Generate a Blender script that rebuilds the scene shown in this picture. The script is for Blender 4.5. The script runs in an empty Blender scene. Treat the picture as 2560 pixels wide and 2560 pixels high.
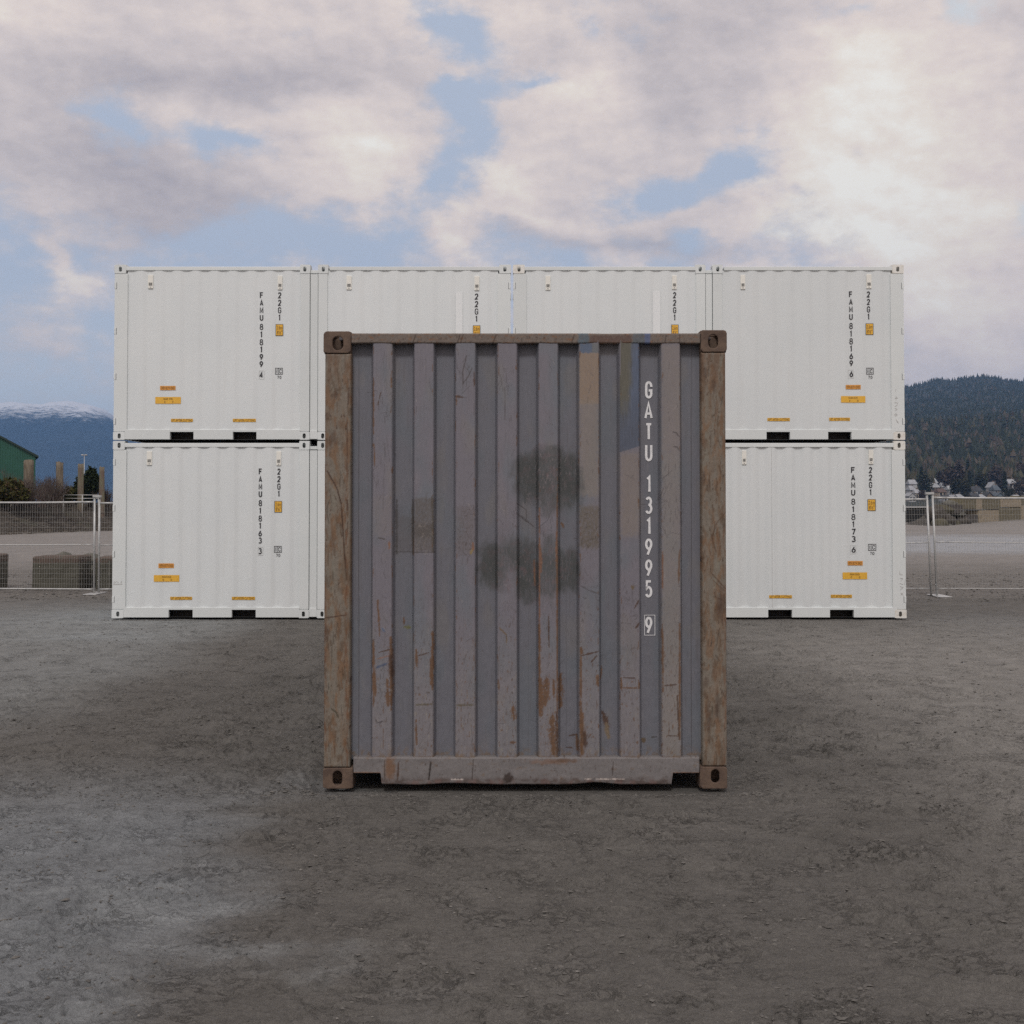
import bpy, math, random
import numpy as np
from mathutils import Vector, Euler

sc = bpy.context.scene
COL = sc.collection
RAD = math.radians
random.seed(7)
RNG = np.random.default_rng(11)

# ------------------------------------------------------------------ camera
F = 2990.0          # focal length in pixels of the 2560 px photograph
CX = 1280.0
H = 1.72            # eye height
PITCH = RAD(1.4)
SP, CP = math.sin(PITCH), math.cos(PITCH)
CY = 1262.0 - F * math.tan(PITCH)
cam_d = bpy.data.cameras.new("camera")
cam = bpy.data.objects.new("camera", cam_d)
COL.objects.link(cam)
sc.camera = cam
cam.location = (0, 0, H)
cam.rotation_euler = (math.pi / 2 + PITCH, 0, 0)
cam_d.sensor_width = 36
cam_d.lens = 36 * F / 2560
cam_d.shift_y = -(1280 - CY) / 2560
cam_d.clip_start = 0.05
cam_d.clip_end = 60000

def P(px, py, Y):
    """world x, z of the photo point (px, py) on the upright plane y = Y"""
    t = (CY - py) / F
    z = Y * (SP + t * CP) / (CP - t * SP)
    d = Y * CP + z * SP
    return (px - CX) / F * d, z + H

def proj(x, y, z):
    d = y * CP + (z - H) * SP
    v = -y * SP + (z - H) * CP
    return CX + F * x / d, CY - F * v / d

def G(px, py):
    """ground point under the photo point"""
    t = (CY - py) / F
    k = (SP + t * CP) / (CP - t * SP)
    Y = -H / k
    return P(px, py, Y)[0], Y

# ------------------------------------------------------------------ light, sky
SUN_EL, SUN_AZ = 48.0, 187.0      # azimuth clockwise from +Y: behind the camera, a little to the left
sun_d = bpy.data.lights.new("sun", 'SUN')
sun_d.energy = 1.3
sun_d.angle = RAD(10)
sun_d.color = (1.0, 0.98, 0.955)
sun = bpy.data.objects.new("sun", sun_d)
COL.objects.link(sun)
sun.rotation_euler = (RAD(90 - SUN_EL), 0, RAD(180 - SUN_AZ) )
sc.view_settings.view_transform = 'Standard'
sc.view_settings.look = 'None'
sc.view_settings.exposure = 0.0
sc.view_settings.gamma = 1.0
sc.view_settings.use_curve_mapping = False
sc.cycles.use_denoising = False
sc.cycles.max_bounces = 6
sc.cycles.volume_bounces = 0

def lin(r, g, b):
    f = lambda c: c / 12.92 if c <= 0.04045 else ((c + 0.055) / 1.055) ** 2.4
    return (f(r / 255), f(g / 255), f(b / 255))

class NT:
    """small helper that writes node graphs as expressions"""
    def __init__(self, tree):
        self.t = tree; self.n = tree.nodes; self.l = tree.links
    def node(self, kind, **kw):
        nd = self.n.new(kind)
        for k, v in kw.items(): setattr(nd, k, v)
        return nd
    def put(self, sock, v):
        if hasattr(v, 'is_linked') or isinstance(v, bpy.types.NodeSocket): self.l.new(v, sock)
        elif v is not None: sock.default_value = v
    def m(self, op, a, b=None, c=None, clamp=False):
        nd = self.node('ShaderNodeMath', operation=op); nd.use_clamp = clamp
        self.put(nd.inputs[0], a); self.put(nd.inputs[1], b); self.put(nd.inputs[2], c)
        return nd.outputs[0]
    def ss(self, x, a, b, lo=0.0, hi=1.0):
        nd = self.node('ShaderNodeMapRange', interpolation_type='SMOOTHSTEP')
        self.put(nd.inputs[0], x)
        for i, v in enumerate((a, b, lo, hi)): self.put(nd.inputs[1 + i], v)
        return nd.outputs[0]
    def noise(self, vec, scale, detail=4, rough=0.55, dist=0.0, color=False):
        nd = self.node('ShaderNodeTexNoise'); nd.noise_dimensions = '3D'
        if vec is not None: self.put(nd.inputs['Vector'], vec)
        nd.inputs['Scale'].default_value = scale; nd.inputs['Detail'].default_value = detail
        nd.inputs['Roughness'].default_value = rough; nd.inputs['Distortion'].default_value = dist
        return nd.outputs['Color' if color else 'Fac']
    def mix(self, f, a, b, blend='MIX'):
        nd = self.node('ShaderNodeMix', data_type='RGBA', blend_type=blend)
        self.put(nd.inputs[0], f)
        self.put(nd.inputs[6], tuple(a) + (1,) if isinstance(a, tuple) and len(a) == 3 else a)
        self.put(nd.inputs[7], tuple(b) + (1,) if isinstance(b, tuple) and len(b) == 3 else b)
        return nd.outputs[2]
    def vm(self, op, a, b=None, out=0):
        nd = self.node('ShaderNodeVectorMath', operation=op)
        self.put(nd.inputs[0], a); self.put(nd.inputs[1], b)
        return nd.outputs[out]

def azel(px, py):
    x, y, z = (px - CX) / F, CP - (CY - py) / F * SP, SP + (CY - py) / F * CP
    return math.atan2(x, y), math.asin(z / math.sqrt(x * x + y * y + z * z))

def build_sky():
    w = bpy.data.worlds.new("World"); sc.world = w; w.use_nodes = True
    N = NT(w.node_tree); N.n.clear()
    S = 0.1
    k = 1.325
    tc = N.node('ShaderNodeTexCoord').outputs['Generated']
    sx = N.node('ShaderNodeSeparateXYZ'); N.put(sx.inputs[0], tc)
    az = N.m('ARCTAN2', sx.outputs[0], sx.outputs[1]); el = N.m('ARCSINE', sx.outputs[2])
    stretch = N.vm('MULTIPLY', tc, (1.0, 1.0, 1.7))
    wn = N.node('ShaderNodeSeparateColor'); N.put(wn.inputs[0], N.noise(stretch, 7.0, 6, 0.6, color=True))
    aw = N.m('MULTIPLY_ADD', N.m('SUBTRACT', wn.outputs[0], 0.5), 0.13, az)
    ew = N.m('MULTIPLY_ADD', N.m('SUBTRACT', wn.outputs[1], 0.5), 0.085, el)
    cv = N.node('ShaderNodeCombineXYZ'); N.put(cv.inputs[0], aw); N.put(cv.inputs[1], ew)
    ae = cv.outputs[0]
    def blobs(base, items):
        s = base
        for (x, y, rx, ry, rot, amp) in items:
            a, e = azel(x * k, y * k)
            mp = N.node('ShaderNodeMapping', vector_type='TEXTURE')
            N.put(mp.inputs['Vector'], ae)
            mp.inputs['Location'].default_value = (a, e, 0)
            mp.inputs['Rotation'].default_value = (0, 0, RAD(rot))
            mp.inputs['Scale'].default_value = (rx * k * 1.7 / F, ry * k * 1.7 / F, 1)
            g = N.node('ShaderNodeTexGradient', gradient_type='QUADRATIC_SPHERE'); N.put(g.inputs[0], mp.outputs[0])
            s = N.m('MULTIPLY_ADD', g.outputs['Fac'], amp, s)
        return s
    n1 = N.noise(stretch, 9.0, 9, 0.6)
    n2 = N.noise(stretch, 22.0, 8, 0.62)
    n3 = N.noise(stretch, 5.0, 7, 0.55)
    shifted = N.vm('ADD', stretch, (0.012, 0.0, 0.022))
    d1 = N.m('SUBTRACT', n1, N.noise(shifted, 9.0, 9, 0.6))
    shifted2 = N.vm('ADD', stretch, (0.006, 0.0, 0.010))
    d2 = N.m('SUBTRACT', n2, N.noise(shifted2, 22.0, 8, 0.62))
    # coverage: cloudy overhead and to the right, clearer low on the left
    e_lo, e_hi = azel(1280, 470 * k)[1], azel(1280, 330 * k)[1]
    base = N.ss(ew, e_lo, e_hi, 0.34, 0.88)
    base = N.m('ADD', base, N.ss(aw, azel(1500 * k, 400)[0], azel(1800 * k, 400)[0], 0.0, 0.5))
    base = N.m('ADD', base, N.m('MULTIPLY', N.ss(N.m('ABSOLUTE', az), 0.6, 1.2), 0.3))
    cov = blobs(base, [
        (240, 240, 80, 38, -20, -0.75), (420, 282, 90, 40, 0, -1.0), (40, 470, 180, 70, 0, -0.3),
        (330, 455, 120, 40, 0, -0.2), (540, 450, 170, 50, 0, -0.3), (905, 255, 74, 120, -18, -1.0), (830, 350, 100, 54, 10, -0.95),
        (910, 165, 60, 34, 0, -0.9), (880, 30, 110, 46, -15, -1.15), (1050, 180, 80, 30, 0, -0.9), (1230, 350, 120, 46, 8, -1.2), (1390, 310, 130, 60, 20, -1.15),
        (1290, 435, 70, 30, 0, -0.9), (1640, 5, 70, 22, 0, -0.6), (1870, 30, 120, 40, 10, -1.2), (1915, 210, 30, 60, 0, -0.4), (1900, 410, 60, 60, 0, -1.0),
        (1110, 70, 60, 60, 0, -0.55), (700, 480, 160, 30, 0, -0.25), (620, 70, 60, 30, 0, -0.2),
        (960, 365, 90, 60, 0, 0.5), (1190, 415, 330, 45, 0, 0.55), (865, 440, 60, 60, 10, 0.6), (1090, 190, 110, 120, 20, 0.35),
        (130, 520, 90, 40, -35, 0.62), (100, 480, 40, 26, -50, 0.35), (360, 475, 60, 34, 0, 0.28), (240, 440, 240, 50, -4, 0.25), (640, 300, 160, 120, 0, 0.4),
        (1240, 470, 360, 40, 0, 0.3), (1360, 340, 90, 70, 0, 0.25), (1650, 480, 330, 120, 0, 0.4), (170, 350, 220, 60, -12, 0.35)])
    cov = N.m('ADD', cov, N.m('MULTIPLY', N.m('SUBTRACT', n1, 0.5), 1.2))
    cov = N.m('ADD', cov, N.m('MULTIPLY', N.m('SUBTRACT', n2, 0.5), 1.35))
    alpha = N.ss(cov, 0.12, 0.80)
    lite = blobs(0.56, [
        (290, 150, 380, 60, 3, -0.42), (620, 150, 330, 46, 6, -0.3), (150, 290, 240, 110, -25, -0.40), (350, 360, 260, 70, -20, -0.4), (260, 430, 300, 50, 0, -0.3),
        (1260, 130, 200, 150, 20, -0.38), (1420, 60, 180, 90, 0, -0.2), (1180, 455, 330, 26, -3, -0.5), (1300, 400, 130, 60, 0, -0.15), (1880, 520, 90, 40, 0, -0.2),
        (30, 50, 120, 90, 0, 0.35), (670, 300, 130, 100, 20, 0.62), (560, 215, 120, 50, 0, 0.25), (960, 350, 90, 50, 0, 0.5), (1120, 200, 110, 70, 20, 0.6), (960, 90, 90, 80, 0, 0.22),
        (870, 450, 60, 60, 0, 0.35), (340, 215, 120, 50, 0, 0.3), (1000, 405, 230, 26, 0, 0.3), (140, 525, 90, 40, -30, 0.45), (330, 465, 60, 26, 0, 0.25),
        (1640, 110, 130, 110, 0, 0.4), (1700, 250, 230, 200, 0, 0.42), (1720, 420, 230, 130, 0, 0.42), (1560, 330, 160, 150, 0, 0.3), (1820, 560, 200, 120, 0, 0.4), (1480, 420, 120, 40, 0, 0.25)])
    lite = N.m('ADD', lite, N.m('MULTIPLY', d1, .65))
    lite = N.m('ADD', lite, N.m('MULTIPLY', N.m('SUBTRACT', n1, 0.5), 0.35))
    lite = N.m('ADD', lite, N.m('MULTIPLY', d2, .6))
    lite = N.m('ADD', lite, N.m('MULTIPLY', N.m('SUBTRACT', n2, 0.5), 0.3))
    lite = N.m('ADD', lite, N.m('MULTIPLY', N.m('SUBTRACT', n3, 0.5), 0.30))
    cr = N.node('ShaderNodeValToRGB'); N.put(cr.inputs[0], N.m('MULTIPLY_ADD', lite, 0.8, 0.06, clamp=True))
    els = cr.color_ramp.elements
    def st(p, c, first=None):
        e = els[first] if first is not None else els.new(p)
        e.position = p; e.color = tuple(v for v in lin(*c)) + (1,)
    st(0.0, (174, 167, 171), 0); st(1.0, (240, 236, 228), 1)
    st(0.25, (193, 184, 184)); st(0.48, (211, 200, 197)); st(0.66, (225, 212, 205)); st(0.82, (233, 223, 212))
    cloud = cr.outputs[0]
    # clear air between the clouds: the physical sky, veiled by thin high cloud, milkier near the horizon
    sky = N.node('ShaderNodeTexSky', sky_type='NISHITA')
    sky.sun_disc = False; sky.sun_elevation = RAD(SUN_EL); sky.sun_rotation = RAD(SUN_AZ)
    sky.altitude = 10; sky.air_density = 1.0; sky.dust_density = 1.5; sky.ozone_density = 1.5
    nish = N.mix(1.0, sky.outputs[0], (S, S, S, 1), 'MULTIPLY')
    veil = N.mix(N.ss(el, azel(1280, 1250)[1], azel(1280, 480 * k)[1]), lin(216, 219, 221), lin(180, 189, 205))
    veil = N.mix(N.ss(az, azel(1500 * k, 700)[0], azel(1900 * k, 700)[0], 0, 0.8), veil, lin(226, 225, 221))
    air = N.mix(0.93, nish, veil)
    colr = N.mix(alpha, air, cloud)
    # the overcast is brighter around the veiled sun, behind the camera
    sv = Vector((math.sin(RAD(SUN_AZ)) * math.cos(RAD(SUN_EL)), math.cos(RAD(SUN_AZ)) * math.cos(RAD(SUN_EL)), math.sin(RAD(SUN_EL))))
    dp = N.vm('DOT_PRODUCT', tc, tuple(sv), out=1)
    gain = N.ss(dp, 0.05, 1.0, 1.07, 1.12)
    gain = N.m('DIVIDE', gain, S)
    cg = N.node('ShaderNodeCombineXYZ')
    for i in range(3): N.put(cg.inputs[i], gain)
    fin = N.vm('MULTIPLY', colr, cg.outputs[0])
    bg = N.node('ShaderNodeBackground'); N.put(bg.inputs[0], fin); bg.inputs[1].default_value = S
    out = N.node('ShaderNodeOutputWorld'); N.l.new(bg.outputs[0], out.inputs[0])
build_sky()

# ------------------------------------------------------------------ numpy noise
_perm = np.random.default_rng(3).permutation(4096).astype(np.int64)
_ga = np.random.default_rng(4).uniform(0, 2 * np.pi, 4096)
_gx, _gy = np.cos(_ga), np.sin(_ga)
def perlin(x, y, seed=0):
    x = np.asarray(x, float) + seed * 17.31; y = np.asarray(y, float) - seed * 9.73
    xi = np.floor(x).astype(np.int64); yi = np.floor(y).astype(np.int64)
    xf = x - xi; yf = y - yi
    u = xf ** 3 * (xf * (xf * 6 - 15) + 10); v = yf ** 3 * (yf * (yf * 6 - 15) + 10)
    def g(ix, iy, fx, fy):
        h = _perm[(_perm[ix & 4095] + iy) & 4095]
        return _gx[h] * fx + _gy[h] * fy
    a = g(xi, yi, xf, yf); b = g(xi + 1, yi, xf - 1, yf)
    c = g(xi, yi + 1, xf, yf - 1); d = g(xi + 1, yi + 1, xf - 1, yf - 1)
    return (a + u * (b - a) + v * ((c + u * (d - c)) - (a + u * (b - a)))) * 1.5
def fbm(x, y, octv=4, seed=0, gain=0.5):
    s = 0; a = 1; t = 0
    for i in range(octv):
        s = s + a * perlin(x * 2 ** i, y * 2 ** i, seed + i * 5); t += a; a *= gain
    return s / t
def sstep(x, a, b):
    t = np.clip((x - a) / (b - a), 0, 1); return t * t * (3 - 2 * t)

# ------------------------------------------------------------------ meshes
def np_mesh(name, V, Fq, mat, parent=None, cols=None, smooth=True, extra=None):
    V = np.asarray(V, np.float32).reshape(-1, 3)
    me = bpy.data.meshes.new(name)
    off = Vector(parent.location) if parent is not None else Vector((0, 0, 0))
    V = V - np.array(off, np.float32)
    Fq = np.asarray(Fq, np.int32); k = Fq.shape[1]
    me.vertices.add(len(V)); me.vertices.foreach_set('co', V.ravel())
    me.loops.add(Fq.size); me.loops.foreach_set('vertex_index', Fq.ravel())
    me.polygons.add(len(Fq)); me.polygons.foreach_set('loop_start', np.arange(0, Fq.size, k, dtype=np.int32))
    me.polygons.foreach_set('use_smooth', np.full(len(Fq), smooth, bool))
    me.update(calc_edges=True)
    if cols is not None: set_cols(me, cols)
    if extra:
        for nm, arr in extra.items():
            at = me.attributes.new(nm, 'FLOAT', 'POINT'); at.data.foreach_set('value', np.asarray(arr, np.float32).ravel())
    return link(name, me, mat, parent)
def set_cols(me, cols):
    c = np.ones((len(me.vertices), 4), np.float32); c[:, :3] = np.asarray(cols).reshape(-1, 3)
    at = me.color_attributes.new('Col', 'FLOAT_COLOR', 'POINT'); at.data.foreach_set('color', c.ravel())
def link(name, me, mat, parent=None):
    o = bpy.data.objects.new(name, me); COL.objects.link(o)
    for mm in (mat if isinstance(mat, (list, tuple)) else [mat]): me.materials.append(mm)
    if parent is not None: o.parent = parent
    return o
def grid_faces(nr, nc):
    r = np.arange(nr - 1)[:, None] * nc; c = np.arange(nc - 1)[None]
    a = (r + c).ravel()
    return np.stack([a, a + 1, a + nc + 1, a + nc], 1)

class MB:
    """collects shapes (world coordinates) for ONE mesh object"""
    def __init__(self): self.v = []; self.f = []; self.c = []
    def add(self, V, Fs, col=None):
        b = len(self.v); self.v += [tuple(p) for p in V]; self.f += [tuple(i + b for i in f) for f in Fs]
        self.c += [col] * len(V)
    def box(self, x0, x1, y0, y1, z0, z1, col=None):
        V = [(x0, y0, z0), (x1, y0, z0), (x1, y1, z0), (x0, y1, z0), (x0, y0, z1), (x1, y0, z1), (x1, y1, z1), (x0, y1, z1)]
        self.add(V, [(0, 3, 2, 1), (4, 5, 6, 7), (0, 1, 5, 4), (1, 2, 6, 5), (2, 3, 7, 6), (3, 0, 4, 7)], col)
    def bevel_box(self, x0, x1, y0, y1, z0, z1, b=0.006, col=None):
        V = []
        for (z, q) in ((z0, b), (z0 + b, 0), (z1 - b, 0), (z1, b)):
            V += [(x0 + q, y0 + b if q else y0 + 0, z), (x1 - q, y0 + (b if q else 0), z), (x1 - q, y1 - (b if q else 0), z), (x0 + q, y1 - (b if q else 0), z)]
        Fs = [(3, 2, 1, 0), (12, 13, 14, 15)]
        for k in range(3):
            for i in range(4):
                j = (i + 1) % 4; Fs.append((k * 4 + i, k * 4 + j, k * 4 + 4 + j, k * 4 + 4 + i))
        self.add(V, Fs, col)
    def tube(self, p0, p1, r0, r1=None, n=8, col=None, caps=True):
        r1 = r0 if r1 is None else r1
        p0 = Vector(p0); p1 = Vector(p1); d = (p1 - p0).normalized()
        a = d.orthogonal().normalized(); b = d.cross(a)
        V = []
        for (p, r) in ((p0, r0), (p1, r1)):
            for i in range(n):
                t = 2 * math.pi * i / n; V.append(p + (a * math.cos(t) + b * math.sin(t)) * r)
        Fs = [(i, (i + 1) % n, n + (i + 1) % n, n + i) for i in range(n)]
        if caps: Fs += [tuple(range(n - 1, -1, -1)), tuple(range(n, 2 * n))]
        self.add(V, Fs, col)
    def build(self, name, mat, parent=None, smooth=False):
        me = bpy.data.meshes.new(name)
        off = Vector(parent.location) if parent is not None else Vector((0, 0, 0))
        q = parent
        while q is not None and q.parent is not None:
            q = q.parent; off += Vector(q.location)
        me.from_pydata([tuple(Vector(p) - off) for p in self.v], [], self.f)
        if smooth: me.polygons.foreach_set('use_smooth', [True] * len(me.polygons))
        if self.c and self.c[0] is not None: set_cols(me, self.c)
        me.update()
        return link(name, me, mat, parent)

def thing(name, label, cat, loc=(0, 0, 0), group=None):
    o = bpy.data.objects.new(name, None); COL.objects.link(o); o.location = loc
    o.empty_display_size = 0.2
    return tag(o, label, cat, group)
def tag(o, label, cat, group=None, kind=None):
    if label: o['label'] = label
    if cat: o['category'] = cat
    if group: o['group'] = group
    if kind: o['kind'] = kind
    return o
def copy_tree(o, loc, label=None, rot=None, scale=None, parent=None):
    c = o.copy(); COL.objects.link(c)
    if parent is not None: c.parent = parent
    else:
        c.location = loc
        if label: c['label'] = label
        if rot is not None: c.rotation_euler = (0, 0, rot)
        if scale is not None: c.scale = scale if isinstance(scale, tuple) else (scale,) * 3
    for ch in o.children: copy_tree(ch, None, parent=c)
    return c

# ------------------------------------------------------------------ materials
def new_mat(name):
    m = bpy.data.materials.new(name); m.use_nodes = True
    N = NT(m.node_tree); return m, N, N.n['Principled BSDF']
def bump(N, b, h, strength, dist):
    bp = N.node('ShaderNodeBump'); bp.inputs['Strength'].default_value = strength; bp.inputs['Distance'].default_value = dist
    N.put(bp.inputs['Height'], h); N.l.new(bp.outputs[0], b.inputs['Normal'])
def mottled(name, a, b_, scale=4.0, rough=0.8, metal=0.0, stretch=(1, 1, 1), bmp=0.0, bd=0.01, detail=6, lo=0.35, hi=0.65):
    m, N, b = new_mat(name)
    tc = N.node('ShaderNodeTexCoord').outputs['Object']
    v = N.vm('MULTIPLY', tc, stretch)
    n = N.noise(v, scale, detail, 0.62)
    N.put(b.inputs['Base Color'], N.mix(N.ss(n, lo, hi), a, b_))
    b.inputs['Roughness'].default_value = rough; b.inputs['Metallic'].default_value = metal
    if bmp: bump(N, b, N.noise(v, scale * 3, 6, 0.6), bmp, bd)
    return m
def col_mat(name, rough=0.85, var=0.3, scale=30.0, bmp=0.0, bd=0.01, stretch=(1, 1, 1), spec=0.4):
    """colour from the mesh's own paint attribute, broken up by fine grain"""
    m, N, b = new_mat(name)
    at = N.node('ShaderNodeVertexColor'); at.layer_name = 'Col'
    tc = N.node('ShaderNodeTexCoord').outputs['Object']
    v = N.vm('MULTIPLY', tc, stretch)
    n = N.noise(v, scale, 8, 0.65)
    f = N.m('MULTIPLY_ADD', n, 2 * var, 1 - var)
    cv = N.node('ShaderNodeCombineXYZ')
    for i in range(3): N.put(cv.inputs[i], f)
    N.put(b.inputs['Base Color'], N.vm('MULTIPLY', at.outputs[0], cv.outputs[0]))
    b.inputs['Roughness'].default_value = rough
    b.inputs['Specular IOR Level'].default_value = spec
    if bmp: bump(N, b, n, bmp, bd)
    return m

# ------------------------------------------------------------------ ground
def spaced(segs):
    """segs: (start, end, step at start, step at end)"""
    out = [segs[0][0]]
    for (a, b, s0, s1) in segs:
        x = a
        while x < b - 1e-6:
            t = (x - a) / (b - a); x += s0 + (s1 - s0) * t
            out.append(min(x, b))
    return np.unique(np.round(np.array(out), 5))

YR = H * F / (1974 - 1262.0)         # front face of the rusty container
YR = G(1313, 1973)[1]
YW = G(1280, 1546)[1]                # front face of the white stack

ys = spaced([(-30, 0, 6, 1.0), (0, 3.3, 1.0, .05), (3.3, 6.6, .0075, .0085), (6.6, 8.6, .009, .015), (8.6, 20, .018, .06), (20, 40, .07, .3), (40, 160, .4, 5)])
xr = spaced([(0, 2.6, .0085, .0095), (2.6, 3.6, .010, .014), (3.6, 9, .016, .08), (9, 24, .1, .7), (24, 150, 1.0, 14)])
xs = np.concatenate([-xr[::-1], xr[1:]])
XX, YY = np.meshgrid(xs, ys)
def ground_h(X, Y):
    h = 0.016 * fbm(X / 1.7, Y / 1.7, 3, 1)
    clod = fbm(X / .33 + .5 * perlin(X / .5, Y / .5, 8), Y / .22, 4, 2, .55)
    patch = sstep(fbm(X / 1.3, Y / 1.0, 3, 3), -.12, .28)
    h = h + 0.020 * sstep(clod, .04, .13) * patch + .016 * sstep(clod, .24, .32) * patch
    rid = 1 - np.abs(perlin(X / .21 + .8 * perlin(X / .3, Y / .3, 12), Y / .13, 5)) * 2.2
    h = h + .045 * np.clip(rid - .62, 0, 1) * sstep(fbm(X / .7, Y / .7, 2, 6), -.15, .25)
    cr = np.abs(perlin(X / .16 + 1.1 * perlin(X / .22, Y / .2, 13), Y / .085 + .6 * perlin(X / .3, Y / .2, 15), 14))
    h = h - .020 * sstep(cr, .10, .0) * sstep(fbm(X / .45, Y / .4, 2, 16), .0, .25)
    h = h + .014 * fbm(X / .07, Y / .045, 3, 7, .7)
    far = sstep(Y, 9, 30)
    h = h * (1 - .35 * far)
    # trodden flat under the containers
    flat = sstep(np.abs(X - .08), 1.5, 1.24) * sstep(Y, YR - .18, YR - .02) * sstep(Y, YR + 6.6, YR + 6.2)
    flat = np.maximum(flat, sstep(np.abs(X), 6.6, 6.2) * sstep(Y, YW - .5, YW - .05) * sstep(Y, YW + 2.9, YW + 2.5))
    h = h * (1 - .85 * flat) - .010 * flat
    # loose dirt pushed up against the left corner of the rusty container
    h = h + .05 * np.exp(-((X + 1.32) / .10) ** 2 - ((Y - YR - .35) / .5) ** 2) * (1 + .6 * perlin(X / .06, Y / .06, 9))
    return h - .012
ZZ = ground_h(XX, YY)
def ground_tone(X, Y):
    px, py = proj(X, np.maximum(Y, 1.5), 0 * X)
    n = fbm(X / 1.1, Y / .9, 4, 21); n2 = fbm(X / 4.5, Y / 3.2, 4, 22); n3 = fbm(X / .30, Y / .22, 4, 23)
    base = np.array([0.092, 0.0875, 0.081])
    c = np.ones(X.shape + (3,)) * base
    c *= (1 + .14 * n + .03 * n2 + .16 * n3)[..., None]
    dark_fleck = sstep(fbm(X / .10, Y / .06, 4, 24, .6), .10, .34) * sstep(fbm(X / .9, Y / .8, 3, 25), -.25, .2)  # small darker flecks in noisy clusters
    def blend(mask, col, k=1.0):
        m = np.clip(mask * k, 0, 1)[..., None]
        c[...] = c * (1 - m) + np.array(col) * (1 + .25 * n3[..., None]) * m
    # pale, cool, drying silt on the left in front, with ragged edges
    m = sstep(-X - .9 + .9 * n + .5 * n2 + .12 * (6 - Y), 0, 1.1) * sstep(Y, 8.6, 6.2)
    blend(m, (.148, .158, .167), .85)
    m = sstep(n + .35 * n3, .05, .4) * sstep(-X - .1, .0, 1.2) * sstep(Y, 6.6, 4.6)
    blend(m, (.17, .178, .180), .6)
    m = sstep(-X - 3.1 + .5 * n2, 0, 1.4) * sstep(Y, 8, 11) * sstep(Y, 24, 16)
    blend(m, (.165, .172, .172), .7)
    # damp bluish flats either side of the stack
    m = np.exp(-((X - 7.9) / 1.9) ** 2 - ((Y - 16.6) / 2.0) ** 2) * (.8 + .6 * n2)
    blend(m, (.165, .172, .175), .8)
    m = np.exp(-((X + 6.2) / 1.6) ** 2 - ((Y - 18.3) / 1.9) ** 2) + .8 * np.exp(-((X + 5.4) / .9) ** 2 - ((Y - 15.7) / .6) ** 2)
    blend(m * (.8 + .6 * n2), (.19, .205, .21), .8)
    # lighter to the right of the rusty container
    m = sstep(X - 1.6 + .5 * n, 0, 2.5) * sstep(Y, 20, 13)
    blend(m, (.168, .162, .152), .9)
    # coarse dark gravel along the fence, pale gravel yard beyond it
    fgy = 23.6 + 1.0 * n2
    m = sstep(Y, fgy - 2, fgy - .6)
    blend(m, (.115, .108, .100), .9)
    m = sstep(Y, 30 + 4 * n2, 38 + 4 * n2)
    blend(m, (.165, .155, .147), .9)
    m = sstep(X, 6, 12) * sstep(Y, 40 + 3 * n2, 46 + 3 * n2) * sstep(Y, 74 + 8 * n2, 62 + 8 * n2)
    blend(m, (.19, .20, .212), .9)
    c *= (1 - .14 * dark_fleck * sstep(Y, 14, 8))[..., None]
    wet = m
    return c, wet
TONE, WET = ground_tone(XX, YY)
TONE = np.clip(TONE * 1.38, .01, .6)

gm, N, b = new_mat("gravelly_dirt")
at = N.node('ShaderNodeVertexColor'); at.layer_name = 'Col'
tc = N.node('ShaderNodeTexCoord').outputs['Object']
g1 = N.noise(tc, 60, 6, 0.7); g2 = N.noise(tc, 240, 3, 0.6); g3 = N.noise(tc, 14, 5, 0.6)
rg = N.m('ABSOLUTE', N.m('SUBTRACT', N.noise(N.vm('MULTIPLY', tc, (1, 1.7, 1)), 26, 6, .62, .6), .5))
rg2 = N.m('ABSOLUTE', N.m('SUBTRACT', N.noise(N.vm('MULTIPLY', tc, (1, 1.5, 1)), 9, 8, .66, .4), .5))
f = N.m('MULTIPLY_ADD', g1, .9, .55)
f = N.m('MULTIPLY', f, N.m('MULTIPLY_ADD', g2, 1.0, .5))
f = N.m('MULTIPLY', f, N.m('MULTIPLY_ADD', N.noise(tc, 24, 7, .7), .3, .85))
vor = N.node('ShaderNodeTexVoronoi'); N.put(vor.inputs['Vector'], tc); vor.inputs['Scale'].default_value = 55
spk = N.node('ShaderNodeSeparateColor'); N.put(spk.inputs[0], vor.outputs['Color'])
f = N.m('ADD', f, N.m('MULTIPLY', N.m('GREATER_THAN', spk.outputs[0], .985), .12))
cv = N.node('ShaderNodeCombineXYZ')
for i in range(3): N.put(cv.inputs[i], f)
N.put(b.inputs['Base Color'], N.vm('MULTIPLY', at.outputs[0], cv.outputs[0]))
wa = N.node('ShaderNodeAttribute'); wa.attribute_name = 'wet'
N.put(b.inputs['Roughness'], N.m('MULTIPLY_ADD', wa.outputs['Fac'], -.45, .93))
b.inputs['Specular IOR Level'].default_value = .3
hgt = N.m('ADD', N.m('MULTIPLY', g1, .7), N.m('MULTIPLY', g2, .10))
hgt = N.m('ADD', hgt, N.m('MULTIPLY', g3, .3))
hgt = N.m('ADD', hgt, N.m('MULTIPLY', N.ss(rg, 0, .05), .05))
hgt = N.m('ADD', hgt, N.m('MULTIPLY', N.m('MULTIPLY', N.ss(rg2, 0, .035), N.ss(N.noise(tc, 3.1, 4, .6), .40, .74)), .50))
bump(N, b, hgt, 1.0, .016)
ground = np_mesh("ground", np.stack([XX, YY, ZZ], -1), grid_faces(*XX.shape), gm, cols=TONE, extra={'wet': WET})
ground['kind'] = 'structure'

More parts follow.
